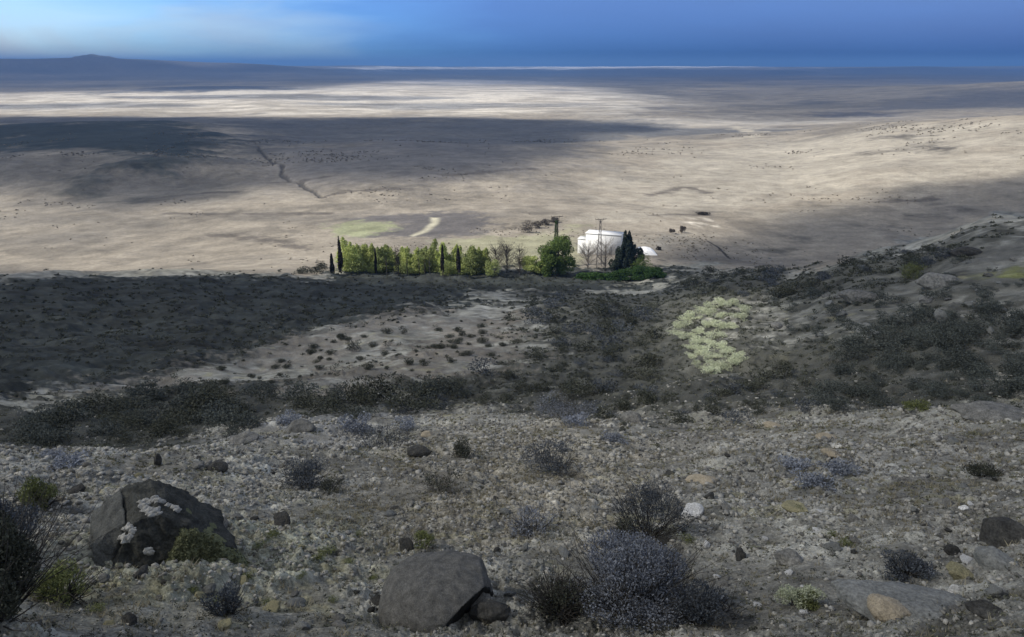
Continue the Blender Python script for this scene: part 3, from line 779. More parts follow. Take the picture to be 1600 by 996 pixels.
M = {
    'rock': mat_noise('grey stone', (.085, .085, .08), (.24, .235, .215), 5, bump=.8),
    'rock_dark': mat_noise('dark stone', (.028, .028, .027), (.085, .083, .075), 5, bump=.8),
    'rock_tri': mat_noise('black crusted stone', (.020, .021, .019), (.075, .076, .066), 6, bump=.9),
    'undercut': mat_noise('shade black stone', (.010, .010, .009), (.030, .029, .026), 10, bump=.8),  # near-black colour carries the shade under the overhang
    'rock_side': mat_noise('dim grey stone', (.06, .062, .058), (.13, .132, .12), 8, bump=.8),
    'rock_dome': mat_noise('smooth grey stone', (.06, .06, .056), (.135, .132, .122), 14, bump=.9, dist=.012, detail=9),
    'rock_white': mat_noise('chalk white stone', (.42, .42, .41), (.66, .66, .64), 6, bump=.7),
    'rock_tan': mat_noise('tan stone', (.25, .215, .155), (.37, .32, .24), 8, bump=.6),
    'rock_ochre': mat_noise('ochre crusted stone', (.19, .18, .11), (.34, .31, .19), 9, bump=.7),
    'slab': mat_noise('slate grey slab', (.12, .125, .12), (.21, .213, .20), 4, bump=.7),
    'lichen': mat_noise('pale lichen crust', (.30, .295, .27), (.58, .57, .53), 22, bump=.8, dist=.01),
    'moss': mat_noise('olive moss', (.06, .068, .036), (.20, .21, .115), 12, bump=1.0, dist=.02, island=.4),
    'gravel': mat_noise('loose gravel', (.06, .06, .057), (.55, .53, .47), 9, bump=.4, island=.75),
    'straw': mat_noise('dry grass', (.20, .18, .125), (.44, .40, .29), 2, bump=0, island=.7, translucent=.25),
    'scrub': mat_noise('dark scrub leaf', (.022, .026, .020), (.105, .11, .082), 3, bump=0, island=.65),
    'valley': mat_noise('dull sage brush', (.15, .135, .11), (.28, .25, .20), .3, bump=0, island=.6),
    'mat_olive': mat_noise('olive brown mat plant', (.05, .052, .03), (.24, .235, .145), 3, bump=0, island=.7),
    'mat_grey': mat_noise('dead grey stems', (.04, .038, .036), (.30, .285, .26), 3, bump=0, island=.75),
    'thicket': mat_noise('grey green scrub leaf', (.03, .036, .033), (.125, .138, .122), 3, bump=0, island=.6),
    'sage': mat_noise('blue grey sage leaf', (.11, .122, .145), (.32, .345, .395), 3, bump=0, island=.65),
    'sage_dark': mat_noise('slate sage leaf', (.035, .042, .05), (.12, .135, .155), 3, bump=0, island=.65),
    'olive': mat_noise('olive leaf', (.07, .085, .03), (.22, .24, .095), 3, bump=0, island=.6),
    'pale_green': mat_noise('pale green leaf', (.30, .35, .19), (.85, .88, .68), 2, bump=0, island=.75, translucent=.25),
    'lime': mat_noise('lime green leaf', (.29, .36, .09), (.68, .73, .31), .6, bump=0, island=.55, translucent=.35),
    'lime_dull': mat_noise('dull yellow green leaf', (.20, .25, .08), (.50, .55, .24), .6, bump=0, island=.55, translucent=.35),
    'green': mat_noise('mid green leaf', (.045, .08, .022), (.17, .23, .065), .6, bump=0, island=.55, translucent=.3),
    'hedge': mat_noise('deep green leaf', (.022, .05, .014), (.06, .115, .03), .6, bump=0, island=.55, translucent=.2),
    'conifer': mat_noise('blackish green needle', (.018, .028, .022), (.065, .085, .06), .6, bump=0, island=.6),
    'cypress': mat_noise('black brown needle', (.016, .015, .014), (.06, .055, .048), .8, bump=0, island=.6),
    'bark': mat_noise('grey brown bark', (.05, .042, .036), (.13, .115, .10), 6, bump=.6),
    'twig': mat_noise('dark twig', (.025, .023, .021), (.085, .08, .072), 6, bump=0),
    'twig_pale': mat_noise('bleached twig', (.17, .155, .14), (.34, .31, .28), 6, bump=0),
    'white_wall': mat_noise('white lime wash', (.70, .70, .685), (.86, .86, .85), .9, bump=.2, dist=.01),
    'roof_w': mat_noise('pale sheet roof', (.66, .66, .65), (.76, .76, .75), 1, bump=.1),
    'glass': mat_noise('dark window glass', (.02, .025, .03), (.03, .035, .04), 1, bump=0, rough=.1, spec=.5),
    'door': mat_noise('grey painted door', (.22, .23, .24), (.28, .29, .30), 3, bump=.1),
    'steel': mat_noise('weathered pole timber', (.10, .09, .08), (.20, .185, .17), 3, bump=.2),
    'canvas': mat_noise('white canvas', (.76, .76, .75), (.86, .86, .85), 3, bump=.3),
}

# ------------------------------------------------------------------ stones and boulders
def stone(px, py, w, h, mat, label, name='stone', cat='stone', group=None, seed=0, lod=4, deep=None, sink=.25, rz=None, tilt=0., **kw):
    p = on(px, py); s = scale_at(p)
    hw, hh_ = w * s / 2, h * s / 2 * 1.12
    dp = hw * .8 if deep is None else deep * s / 2
    Vv, Fc = rock_v((hw * 1.12, dp, hh_ * 1.15), lod, seed, **kw)
    if tilt:
        c, q = cos(tilt), sin(tilt); Vv = np.stack([Vv[:, 0] * c + Vv[:, 2] * q, Vv[:, 1], -Vv[:, 0] * q + Vv[:, 2] * c], 1)
    o = mesh_np(name, Vv, Fc, M[mat], smooth=True)
    back_ = np.array([p[0], p[1]]) / math.hypot(p[0], p[1]) * dp * .6
    x, y = p[0] + back_[0], p[1] + back_[1]
    o.location = (x, y, min(gz(x, y), p[2] + .3 * hh_) + hh_ * (1 - 2 * sink) * .9)
    o.rotation_euler = (0, 0, -atan2(p[0], p[1]) if rz is None else rz)
    tag(o, label, cat, group)
    return o

# big three cornered boulder with lichen rosettes and a moss covered side
bp_ = on(226, 886); bs = scale_at(bp_)
root = empty('boulder', (bp_[0], bp_[1] + .34, bp_[2] - .10), -atan2(bp_[0], bp_[1]))
tag(root, 'big dark three cornered boulder with white lichen rings and a mossy side', 'boulder')
def solid(poly, depth, seed, lod=5, rough=.012, lean=.35, round_=.10):
    """outline in the local x-z plane (metres) given a real thickness, worn and roughened; the face leans back"""
    poly = np.array(poly, float); c = poly.mean(0)
    D, Fc = ICO[lod]
    a = np.arctan2(D[:, 2], D[:, 0])
    # radius of the outline in each direction
    pa = np.arctan2(poly[:, 1] - c[1], poly[:, 0] - c[0])
    rad = np.full(len(D), 1e9)
    n = len(poly)
    for i in range(n):
        p0 = poly[i] - c; p1 = poly[(i + 1) % n] - c; e = p1 - p0
        den = np.cos(a) * e[1] - np.sin(a) * e[0]
        t = (p0[0] * e[1] - p0[1] * e[0]) / np.where(np.abs(den) < 1e-9, 1e-9, den)
        u = (np.cos(a) * p0[1] - np.sin(a) * p0[0]) / np.where(np.abs(den) < 1e-9, 1e-9, -den) * -1
        x = np.cos(a) * t; z = np.sin(a) * t
        uu_ = ((x - p0[0]) * e[0] + (z - p0[1]) * e[1]) / (e @ e)
        ok = (t > 0) & (uu_ >= -1e-6) & (uu_ <= 1 + 1e-6)
        rad = np.where(ok, np.minimum(rad, t), rad)
    rad[rad > 1e8] = .1
    q = np.sqrt(D[:, 0] ** 2 + D[:, 2] ** 2)
    ph = np.arcsin(np.clip(q, 0, 1))                 # 0 at the face middle, 90 at the rim
    rr = np.minimum(ph / radians(62), 1.0)           # flat face to 62 degrees, then the side wall
    yy = np.where(ph < radians(62), 1.0 - .10 * rr ** 2, .90 * np.cos((ph - radians(62)) / radians(28) * pi / 2) ** .6)
    side = np.sign(D[:, 1])
    P = np.stack([c[0] + np.cos(a) * rad * rr, side * yy * depth / 2, c[1] + np.sin(a) * rad * rr], 1)
    s = n3(P, .5, 5, seed); s2 = n3(P, .16, 4, seed + 20)
    nrm = P - np.array([c[0], 0, c[1]]); nrm /= np.linalg.norm(nrm, axis=1)[:, None] + 1e-9
    P = P + nrm * (round_ * s * .5 + rough * s2)[:, None]
    P[:, 1] += lean * (P[:, 2])
    return P, Fc
K = bs
def loc(px, py): return ((px - 240) * K * .90, (884 - py) * K * .70)
bodyV, bodyF = solid([loc(*q) for q in [(150, 905), (168, 872), (172, 830), (196, 768), (222, 752), (252, 754), (290, 790), (330, 838), (362, 872), (350, 905)]], 1.05, 11, rough=.05, round_=.07)
mesh_np('body', bodyV, bodyF, M['rock_tri'], smooth=True, parent=root)
fV, fF = solid([loc(*q) for q in [(132, 905), (136, 850), (146, 796), (170, 768), (200, 760), (186, 800), (178, 850), (176, 905)]], .85, 13, rough=.03)
fV[:, 1] += .03
o = mesh_np('side_block', fV, fF, M['rock_side'], smooth=True, parent=root)
mV, mF = solid([loc(*q) for q in [(226, 905), (236, 866), (258, 834), (280, 792), (296, 796), (326, 836), (352, 872), (370, 905)]], .62, 17, rough=.07, round_=.06)
mV[:, 1] -= .40
mo = mesh_np('moss', mV, mF, M['moss'], smooth=True, parent=root)
r_ = np.random.default_rng(5)
mc = mV[mV[:, 1] < np.median(mV[:, 1])]; mc = mc[r_.integers(0, len(mc), 9000)] + r_.normal(size=(9000, 3)) * .012
lv, lf = leaves(mc, .035, r_, .5, .6)
mesh_np('moss_shoot', lv, lf, M['moss'], parent=mo)
face = bodyV[bodyV[:, 1] < bodyV[:, 1].mean() + .0]
from mathutils import Matrix
_rz = Matrix.Rotation(-atan2(bp_[0], bp_[1]), 3, 'Z'); _RM = np.array(_rz)
_wv = bodyV @ _RM.T + np.array(root.location)
_cv = _wv - np.array([0, 0, ZC])
_dep = _cv @ FD; _pu = 800 + 1142 * _cv[:, 0] / _dep; _pv = 498 - 1142 * (_cv @ np.array([0, SP, CP])) / _dep
def on_face(px, py):
    d = np.hypot(_pu - px, _pv - py) + np.maximum(_dep - _dep.min() - .55, 0) * 200
    return bodyV[np.argmin(d)]
def lichen_ring(px, py, r, seed, gap=True, n=120, inner=.5):
    rng = np.random.default_rng(seed); parts = []
    for k in range(n):
        a = rng.uniform(0, 2 * pi)
        if gap and abs(((a - .2 + pi) % (2 * pi)) - pi) < .6: continue
        q = (inner + (1 - inner) * rng.random()) * r
        c = on_face(px + cos(a) * q, py + sin(a) * q * .9)
        z = rng.uniform(.022, .046)
        Vv, Fc = rock_v((z, z * .34, z * rng.uniform(.6, 1.1)), 2, seed + k, planes=6, rough=.5, rnd=.3)
        parts.append((Vv + c, Fc))
    Vv, Ff = join(parts)
    mesh_np('lichen', Vv, Ff, M['lichen'], smooth=True, parent=root)
lichen_ring(238, 790, 19, 31); lichen_ring(198, 832, 14, 41, False, 50); lichen_ring(264, 776, 7, 51, False, 14, 0.); lichen_ring(279, 792, 5, 61, False, 12, 0.); lichen_ring(180, 828, 6, 71, False, 10, 0.); lichen_ring(232, 860, 7, 81, False, 12, 0.)

# smooth domed boulder, its right end cut back to an overhang, its shade painted on
dp_ = on(690, 972); ds = scale_at(dp_)
droot = empty('boulder', (dp_[0], dp_[1] + .45, dp_[2] - .15), -atan2(dp_[0], dp_[1]))
tag(droot, 'smooth grey domed boulder with a shade-painted undercut right end at the front', 'boulder')
D5, F5 = ICO[5]
Vd = D5.copy()
Vd = np.sign(Vd) * np.abs(Vd) ** .86
Vd = Vd * np.array([.86, .80, .48])
Vd[:, 0] -= .22 * (Vd[:, 2] < 0) * -Vd[:, 2]
nA = np.array([.68, -.64, -.36]); nA /= np.linalg.norm(nA)
ex = Vd @ nA - .42
Vd = Vd - np.where(ex > 0, ex * .96, 0)[:, None] * nA
nB = np.array([.93, .05, .30]); nB /= np.linalg.norm(nB)
ex = Vd @ nB - .66
Vd = Vd - np.where(ex > 0, ex * .9, 0)[:, None] * nB
Vd += (D5 * (.05 * n3(Vd, .8, 4, 201) + .012 * n3(Vd, .12, 4, 211))[:, None])
Vd *= ds / 0.0083
db = mesh_np('body', Vd, F5, M['rock_dome'], smooth=True, parent=droot)
db.location = (-.04, 0, .04)
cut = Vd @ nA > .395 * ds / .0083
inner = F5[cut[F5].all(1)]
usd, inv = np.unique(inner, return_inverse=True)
dk = mesh_np('undercut', Vd[usd] + nA * .004, inv.reshape(-1, 3), M['undercut'], smooth=True, parent=droot)  # dark sheet over the cut face, shade put into its colour
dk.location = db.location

stone(765, 975, 62, 26, 'rock_dark', 'flat blackish stone wedged under the undercut end of the domed boulder', seed=21, deep=40)
stone(655, 716, 36, 17, 'rock_dark', 'dark flat stone beside the round dark bush on the pale gravel', seed=22)
stone(340, 738, 30, 18, 'rock_dark', 'rounded dark brown stone on the slope above the three cornered boulder', seed=23)
stone(248, 728, 11, 20, 'rock_dark', 'narrow upright dark stone standing above the three cornered boulder', seed=24, sink=.12, planes=5)
stone(1082, 812, 34, 23, 'rock_white', 'bright white jagged stone at the right side of the slate bush', seed=25, rough=.16)
stone(1232, 882, 40, 20, 'rock', 'grey stone with a dark underside on the right gravel', seed=26)
stone(1500, 905, 46, 20, 'rock_ochre', 'long ochre crusted stone near the bottom right corner', seed=27, tilt=.35, rough=.15)
stone(1562, 850, 72, 56, 'rock_dark', 'dark broken outcrop at the right edge of the slope', name='outcrop', cat='outcrop', seed=28, rough=.14, sink=.4)
stone(1560, 892, 72, 40, 'slab', 'pale grey layered rock below the dark outcrop at the right edge', name='outcrop', cat='outcrop', seed=29, sink=.35)
stone(1548, 656, 100, 24, 'rock', 'long wedge shaped grey slab below the dark thicket at the right edge', name='rock_slab', cat='slab', seed=30, tilt=-.16, sink=.4, rough=.2, planes=6)
stone(1442, 968, 250, 34, 'slab', 'broad flat slate grey slab along the bottom right', name='rock_slab', cat='slab', seed=31, deep=150, sink=.5, planes=5, rough=.10, lod=5)
stone(1388, 968, 66, 30, 'rock_tan', 'tan slab tilted on top of the broad grey slab', name='rock_slab', cat='slab', seed=32, tilt=.3, sink=.2, planes=6)
stone(1490, 930, 14, 18, 'rock_white', 'small pale upright stone on the edge of the broad grey slab', seed=33)
stone(1540, 962, 52, 20, 'rock_dark', 'dark blocky stone at the right end of the broad grey slab', seed=34, planes=6)
stone(1505, 798, 14, 9, 'rock_white', 'small white stone on the gravel left of the dark outcrop', seed=35)
stone(1205, 668, 26, 9, 'rock_tan', 'tan stone at the top of the right gravel', seed=36)
stone(1290, 686, 30, 9, 'rock_tan', 'flat tan stone in the middle of the blue grey gravel patch', seed=37)
stone(1298, 716, 34, 9, 'rock_tan', 'low tan stone just below the blue grey gravel patch', seed=38)
stone(1095, 754, 46, 12, 'rock_tan', 'tan stones beside the bare track', seed=39)
stone(1242, 800, 42, 12, 'rock_ochre', 'yellowish flat stone in the right gravel', seed=40)
stone(668, 682, 20, 8, 'rock_tan', 'pale tan stone at the top of the pale gravel', seed=41)
stone(385, 692, 42, 16, 'rock', 'pale grey rounded rock on the left crest above the gravel', seed=42)
stone(470, 676, 44, 18, 'rock', 'pale grey rock at the crest beside the dark hollow', seed=43)
stone(985, 660, 36, 20, 'rock', 'grey rounded rock at the top of the bare track', seed=44)
stone(1465, 450, 60, 24, 'rock', 'grey rock outcrop below the skyline on the right', name='outcrop', cat='outcrop', seed=45, rough=.12)
stone(1510, 400, 46, 14, 'rock_dark', 'dark jagged outcrop on the right skyline', name='outcrop', cat='outcrop', seed=46, rough=.18)
stone(1345, 472, 60, 18, 'rock', 'pale ribbed rock on the right flank', name='outcrop', cat='outcrop', seed=47, rough=.12)

vars_ = [rock_v((1, .85, .72), 3, 700 + k, planes=6, rough=.26, rnd=.3) for k in range(9)]
srcs = {}
def scatter_stones(n, pxr, pyr, size, mats, label, group, seed, ok=None):
    rng = np.random.default_rng(seed); k = 0; tries = 0
    while k < n and tries < n * 30:
        tries += 1
        px, py = rng.uniform(*pxr), rng.uniform(*pyr)
        p = on(px, py)
        if ok is not None and not ok(p, px, py): continue
        m = mats[rng.integers(len(mats))]; v = rng.integers(len(vars_))
        if (m, v) not in srcs:
            o = mesh_np('stone', vars_[v][0], vars_[v][1], M[m], smooth=True); srcs[(m, v)] = o
        else:
            o = srcs[(m, v)].copy(); COL.objects.link(o)
        s = size[0] + (size[1] - size[0]) * rng.random() ** 2.4
        o.scale = (s * rng.uniform(.8, 1.3), s * rng.uniform(.8, 1.2), s * rng.uniform(.5, .95))
        o.rotation_euler = (rng.normal() * .2, rng.normal() * .2, rng.uniform(0, 6.28))
        o.location = (p[0], p[1], p[2] + s * .18)
        tag(o, label, 'stone', group); k += 1
def clr_ok(p, px, py): return float(grid_lookup(clear, np.array([p[0]]), np.array([p[1]]))[0]) > .5
scatter_stones(140, (20, 1560), (690, 985), (.04, .16), ['rock', 'rock', 'slab', 'rock_dark'], 'small rough grey stone lying loose among the gravel of the near slope', 'loose grey stones on the near slope', 901, clr_ok)
scatter_stones(30, (1020, 1560), (700, 960), (.025, .08), ['rock_white'], 'small pale stone standing out from the grey gravel on the right', 'pale stones on the right gravel', 902, clr_ok)
scatter_stones(14, (30, 560), (690, 985), (.03, .10), ['rock_ochre'], 'small yellow crusted stone on the left gravel', 'yellow crusted stones on the left gravel', 903, clr_ok)
scatter_stones(60, (1200, 1590), (390, 530), (.12, .6), ['rock', 'slab'], 'grey rock breaking the turf of the right flank', 'rocks on the right flank', 904)
lap('stones')

# ------------------------------------------------------------------ loose gravel, dry grass and scrub that nobody could count
def spread(n, rmin, rmax, amin, amax, rng, power=1.3):
    r = rmin + (rmax - rmin) * rng.random(n) ** power; a = np.radians(rng.uniform(amin, amax, n))
    return r * np.sin(a), r * np.cos(a)
rg = np.random.default_rng(77)
gx_, gy_ = spread(90000, 4.0, 34, -43, 43, rg)
keep = rg.random(len(gx_)) < grid_lookup(clear, gx_, gy_) * (.95 - .8 * grid_lookup(dust, gx_, gy_))
gx_, gy_ = gx_[keep], gy_[keep]; gzv = grid_lookup(Zt, gx_, gy_)
rr_ = np.hypot(gx_, gy_)
sz = (.006 + .030 * rg.random(len(gx_)) ** 4) * np.clip(rr_ / 8, .7, 2.2)
D0, F0 = ICO[0]
n = len(gx_)
Vg = D0[None] * rg.uniform(.45, 1.35, (n, 12, 1)) * (sz[:, None] * rg.uniform(.6, 1.4, (n, 3)) * np.array([1.1, 1.1, .75]))[:, None, :]
Vg = Vg + np.stack([gx_, gy_, gzv + sz * .25], 1)[:, None, :]
Fg = (F0[None] + (np.arange(n) * 12)[:, None, None]).reshape(-1, 3)
g_o = mesh_np('gravel', Vg.reshape(-1, 3), Fg, M['gravel'])
tag(g_o, 'loose grey gravel strewn over the near slope', 'gravel', kind='stuff')

def blades(x, y, per, h, rng, w=.006, spread_=.6):
    n = len(x) * per
    bx = np.repeat(x, per) + rng.normal(size=n) * h.repeat(per) * .25; by = np.repeat(y, per) + rng.normal(size=n) * h.repeat(per) * .25
    bz = grid_lookup(Zt, bx, by) - .005
    d = rng.normal(size=(n, 3)) * spread_; d[:, 2] = np.abs(d[:, 2]) + .55; d /= np.linalg.norm(d, axis=1)[:, None]
    L = (h.repeat(per) * rng.uniform(.5, 1.2, n))[:, None]
    s = np.cross(d, rng.normal(size=(n, 3))); s /= np.linalg.norm(s, axis=1)[:, None] + 1e-9
    B = np.stack([bx, by, bz], 1); W = w * np.clip(np.hypot(bx, by) / 8, 1, 4)[:, None]
    V = np.stack([B - s * W, B + s * W, B + d * L], 1).reshape(-1, 3)
    return V, np.arange(3 * n).reshape(n, 3)
gx_, gy_ = spread(26000, 4.0, 34, -43, 43, rg)
pgm = np.clip(grid_lookup(np.maximum(paleg, .75 * paler) + .25 * greenish + .12, gx_, gy_) * (.35 + .9 * (fbm(gx_, gy_, 1.1, 3, 611) > 0)), 0, 1)
keep = (rg.random(len(gx_)) < pgm * grid_lookup(clear, gx_, gy_))
gx_, gy_ = gx_[keep], gy_[keep]
V_, F_ = blades(gx_, gy_, 9, np.full(len(gx_), .075) * rg.uniform(.6, 1.5, len(gx_)), rg)
tag(mesh_np('dry_grass', V_, F_, M['straw']), 'short straw coloured grass among the gravel', 'grass', kind='stuff')

def clumps(x, y, size, per, leaf, rng, aspect=.5):
    n = len(x); N = n * per
    d = rng.normal(size=(N, 3)); d /= np.linalg.norm(d, axis=1)[:, None]; d[:, 2] = np.abs(d[:, 2]) * .75
    s = size.repeat(per)
    C = np.stack([x, y, grid_lookup(Zt, x, y)], 1).repeat(per, 0) + d * (s * rng.uniform(.35, 1.0, N))[:, None]
    return leaves(C, leaf.repeat(per), rng, aspect, .3)
gx_, gy_ = spread(15000, 16, 150, -43, 43, rg, 1.15)
dm = grid_lookup(np.clip(np.maximum.reduce([scrub, sage, hollow]), 0, 1), gx_, gy_)
keep = rg.random(len(gx_)) < np.where(dm > .4, dm, .03) * (1 - .55 * grid_lookup(sage, gx_, gy_))
gx_, gy_ = gx_[keep], gy_[keep]; rr_ = np.hypot(gx_, gy_)
szc = (.16 + .34 * rg.random(len(gx_)) ** 2) * np.clip(rr_ / 60, .6, 1.2)
V_, F_ = clumps(gx_, gy_, szc, 34, np.clip(rr_ * .0022, .05, .22), rg)
V3, F3 = clumps(*[q[:5200] for q in spread(5200, 4.5, 20, -43, 43, rg)], .03 + .09 * rg.random(5200) ** 3, 14, np.full(5200, .022), rg)
V_ = np.vstack([V_, V3]); F_ = np.vstack([F_, F3 + len(V_) - len(V3)])
tag(mesh_np('scrub', V_, F_, M['scrub']), 'dark low scrub covering the far half of the slope', 'scrub', kind='stuff')
# far sage brush dotted over the floor of the plain
r9 = np.random.default_rng(88); x9, y9 = spread(26000, 150, 620, -42, 42, r9, 1.0)
k9 = (fbm(x9, y9, 70, 4, 21, .62) + .5 * fbm(x9, y9, 14, 3, 23, .6) > .42 + .5 * r9.random(len(x9)) - .25 * (r9.random(len(x9)) < .04)) & (grid_lookup(hill, x9, y9) < .3)
x9, y9 = x9[k9], y9[k9]; rr9 = np.hypot(x9, y9)
V_, F_ = clumps(x9, y9, (.15 + .4 * r9.random(len(x9)) ** 2) * np.clip(rr9 / 250, .8, 1.8), 12, np.clip(rr9 * .0016, .25, .8), r9, .6)
tag(mesh_np('sage_brush', V_, F_, M['valley']), 'dull sage brush dotted over the pale plain', 'sage brush', kind='stuff')
# ground hugging plants, in drifts
def drifts(name, n, mat, label, seed, rmax=32, smin=.02, smax=.10, thr=.1, lam=1.8, leaf=.022, per=16):
    r_ = np.random.default_rng(seed); x, y = spread(n, 4.2, rmax, -43, 43, r_, 1.2)
    k = (fbm(x, y, lam, 4, seed, .6) > thr) & (r_.random(n) < grid_lookup(clear, x, y)); x, y = x[k], y[k]
    V, F = clumps(x, y, (smin + smax * r_.random(len(x)) ** 3) * np.clip(np.hypot(x, y) / 9, .8, 2), per, leaf * np.clip(np.hypot(x, y) / 9, .8, 2.4), r_, .5)
    tag(mesh_np(name, V, F, M[mat]), label, 'ground cover', kind='stuff')
drifts('ground_plants', 11000, 'mat_olive', 'olive brown plants hugging the gravel in drifts', 951)
drifts('dead_litter', 9000, 'mat_grey', 'grey dead stems and litter lying in drifts on the gravel', 961, thr=.15, lam=2.6, smax=.08)
lap('stuff')

# ------------------------------------------------------------------ bushes
def bush(px, py, w, h, leafmat, label, seed, n=2500, leaf=.03, twigs=60, twigmat='twig', name='bush', cat='bush', group=None, up=.4, lumps=16, aspect=.4):
    p = on(px, py); s = scale_at(p); rng = np.random.default_rng(seed)
    W, H = w * s / 2, h * s * 1.08
    b = np.array([p[0], p[1]]) / math.hypot(p[0], p[1]) * W * .45
    x, y = p[0] + b[0], p[1] + b[1]
    root = empty(name, (x, y, min(gz(x, y), p[2] + .25 * H)))
    tag(root, label, cat, group)
    C = crown_pts(n, (W, W * .9, H * .5), rng, lumps, .42, .25)
    C[:, 2] += H * .46
    C = C[C[:, 2] > -.02]
    V, F = leaves(C, leaf, rng, aspect, up, C / max(W, H) * 1.2)
    mesh_np('foliage', V, F, M[leafmat], parent=root)
    if twigs:
        V, F = twig_set(twigs, max(W, H) * 1.2, rng, 1.15, .007, W * .35)
        mesh_np('twigs', V, F, M[twigmat], parent=root)
    return root
bush(992, 975, 250, 128, 'sage', 'large blue grey sage bush at the bottom centre', 1001, 22000, .028, 260)
bush(872, 968, 105, 66, 'scrub', 'low sprawling grey bush with bare black twigs right of the domed boulder', 1002, 1600, .030, 220)
bush(1095, 978, 90, 70, 'sage_dark', 'dark bush hugging the right side of the large sage bush', 1003, 4000, .028, 80)
bush(1012, 845, 122, 76, 'sage_dark', 'slate blue bush left of the white jagged stone', 1004, 6500, .028, 90)
bush(975, 852, 44, 38, 'scrub', 'small black bush at the foot of the slate blue bush', 1005, 1500, .026, 30)
bush(474, 764, 88, 50, 'sage_dark', 'round charcoal bush above the gravel left of centre', 1006, 4500, .035, 50)
bush(516, 768, 40, 24, 'scrub', 'small dark bush against the right of the round charcoal bush', 1007, 1200, .03, 20)
bush(725, 716, 40, 30, 'scrub', 'round dark brown bush on the upper pale gravel', 1008, 2200, .04, 20)
bush(866, 742, 112, 48, 'sage_dark', 'loose purple grey bush in the middle of the pale gravel', 1009, 3600, .04, 70)
bush(690, 772, 66, 46, 'scrub', 'dark bush with pale bare sticks left of centre', 1010, 1500, .035, 40, 'twig_pale')
bush(828, 842, 90, 42, 'sage', 'faint grey bush on the pale gravel above the sprawling bush', 1011, 1800, .03, 60)
bush(68, 796, 62, 50, 'olive', 'yellow green bush on the left above the dark thicket', 1012, 4500, .032, 40)
bush(0, 985, 118, 190, 'scrub', 'tall blackish bush cut by the bottom left edge', 1013, 15000, .032, 120)
bush(20, 860, 110, 84, 'sage_dark', 'dark bush at the left edge behind the tall blackish bush', 1014, 6500, .032, 60)
bush(100, 945, 90, 55, 'olive', 'yellowish bush between the tall blackish bush and the three cornered boulder', 1015, 4200, .026, 70)
bush(663, 858, 36, 28, 'olive', 'small mossy bush just above the domed boulder', 1016, 1500, .025, 10)
bush(1246, 950, 66, 32, 'pale_green', 'pale yellow green cushion plant at the bottom right', 1017, 3600, .02, 10, name='cushion_plant', cat='plant')
bush(1262, 952, 50, 20, 'olive', 'olive cushion plant on the shaded side of the pale one', 1018, 1800, .02, 10, name='cushion_plant', cat='plant')
bush(1412, 908, 80, 30, 'sage_dark', 'low blue black bush above the broad grey slab', 1019, 3200, .028, 40)
bush(1535, 748, 62, 26, 'scrub', 'dark low bush on the right gravel above the outcrop', 1020, 1800, .035, 30)
bush(352, 965, 70, 46, 'sage_dark', 'low teal grey bush at the bottom left of centre', 1021, 2200, .024, 40)
bush(880, 655, 110, 34, 'sage', 'blue grey bush on the crest above the pale gravel', 1022, 3800, .05, 60)
bush(600, 700, 120, 42, 'sage_dark', 'wide dim bush at the left of the upper pale gravel', 1023, 2600, .045, 40)
bush(1425, 438, 46, 26, 'olive', 'yellow green bush below the right skyline', 1024, 2600, .10, 20)
bush(1430, 646, 44, 16, 'olive', 'olive bush at the foot of the dark thicket on the right', 1025, 1400, .05, 10)
bush(555, 550, 30, 18, 'scrub', 'single black bush on the pale soil band', 1026, 1600, .08, 12)
bush(630, 523, 18, 12, 'scrub', 'small black bush on the upper pale soil band', 1027, 900, .08, 10)
bush(575, 578, 22, 9, 'scrub', 'flat black bush on the lower tan soil', 1028, 800, .07, 8)
bush(640, 571, 20, 10, 'scrub', 'left of two small black bushes on the lower tan soil', 1029, 800, .07, 8)
bush(662, 572, 18, 9, 'scrub', 'right of two small black bushes on the lower tan soil', 1030, 700, .07, 8)
bush(705, 568, 20, 9, 'scrub', 'small black bush at the right end of the tan soil', 1031, 700, .07, 8)
bush(215, 610, 14, 8, 'scrub', 'tiny black bush at the left end of the pale soil band', 1032, 500, .06, 6)

# shrubs too alike to tell apart: copies of a few kinds
def shrub_kind(leafmat, seed, leaf, n, name='shrub'):
    rng = np.random.default_rng(seed)
    C = crown_pts(n, (1, .95, .55), rng, 16, {'tuft': .75, 'cushion_plant': .55}.get(name, .42), .1 if name in ('tuft', 'cushion_plant') else .2); C[:, 2] += .42; C = C[C[:, 2] > -.05]
    V, F = leaves(C, leaf, rng, .5, .4, C * .8)
    return mesh_np(name, V, F, M[leafmat])
def place_shrubs(kinds, pts, label, group, seed, cat='shrub'):
    rng = np.random.default_rng(seed); first = [True] * len(kinds)
    for px, py, w in pts:
        k = rng.integers(len(kinds))
        if first[k]: o = kinds[k]; first[k] = False
        else:
            o = kinds[k].copy(); COL.objects.link(o)
        p = on(px, py); s = scale_at(p) * w / 2
        o.location = p; o.rotation_euler = (0, 0, rng.uniform(0, 6.28)); o.scale = (s, s * rng.uniform(.8, 1.1), s * rng.uniform(.6, .95))
        tag(o, label, cat, group)
    for k, f in enumerate(first):
        if f: bpy.data.objects.remove(kinds[k], do_unlink=True)
def pts_in(poly, n, wr, seed):
    rng = np.random.default_rng(seed); P = np.array(poly, float); out = []
    while len(out) < n:
        q = rng.uniform(P.min(0), P.max(0))
        if _sdist(P, np.array([q[0]]), np.array([q[1]]))[0] > 0: out.append((q[0], q[1], rng.uniform(*wr)))
    return out
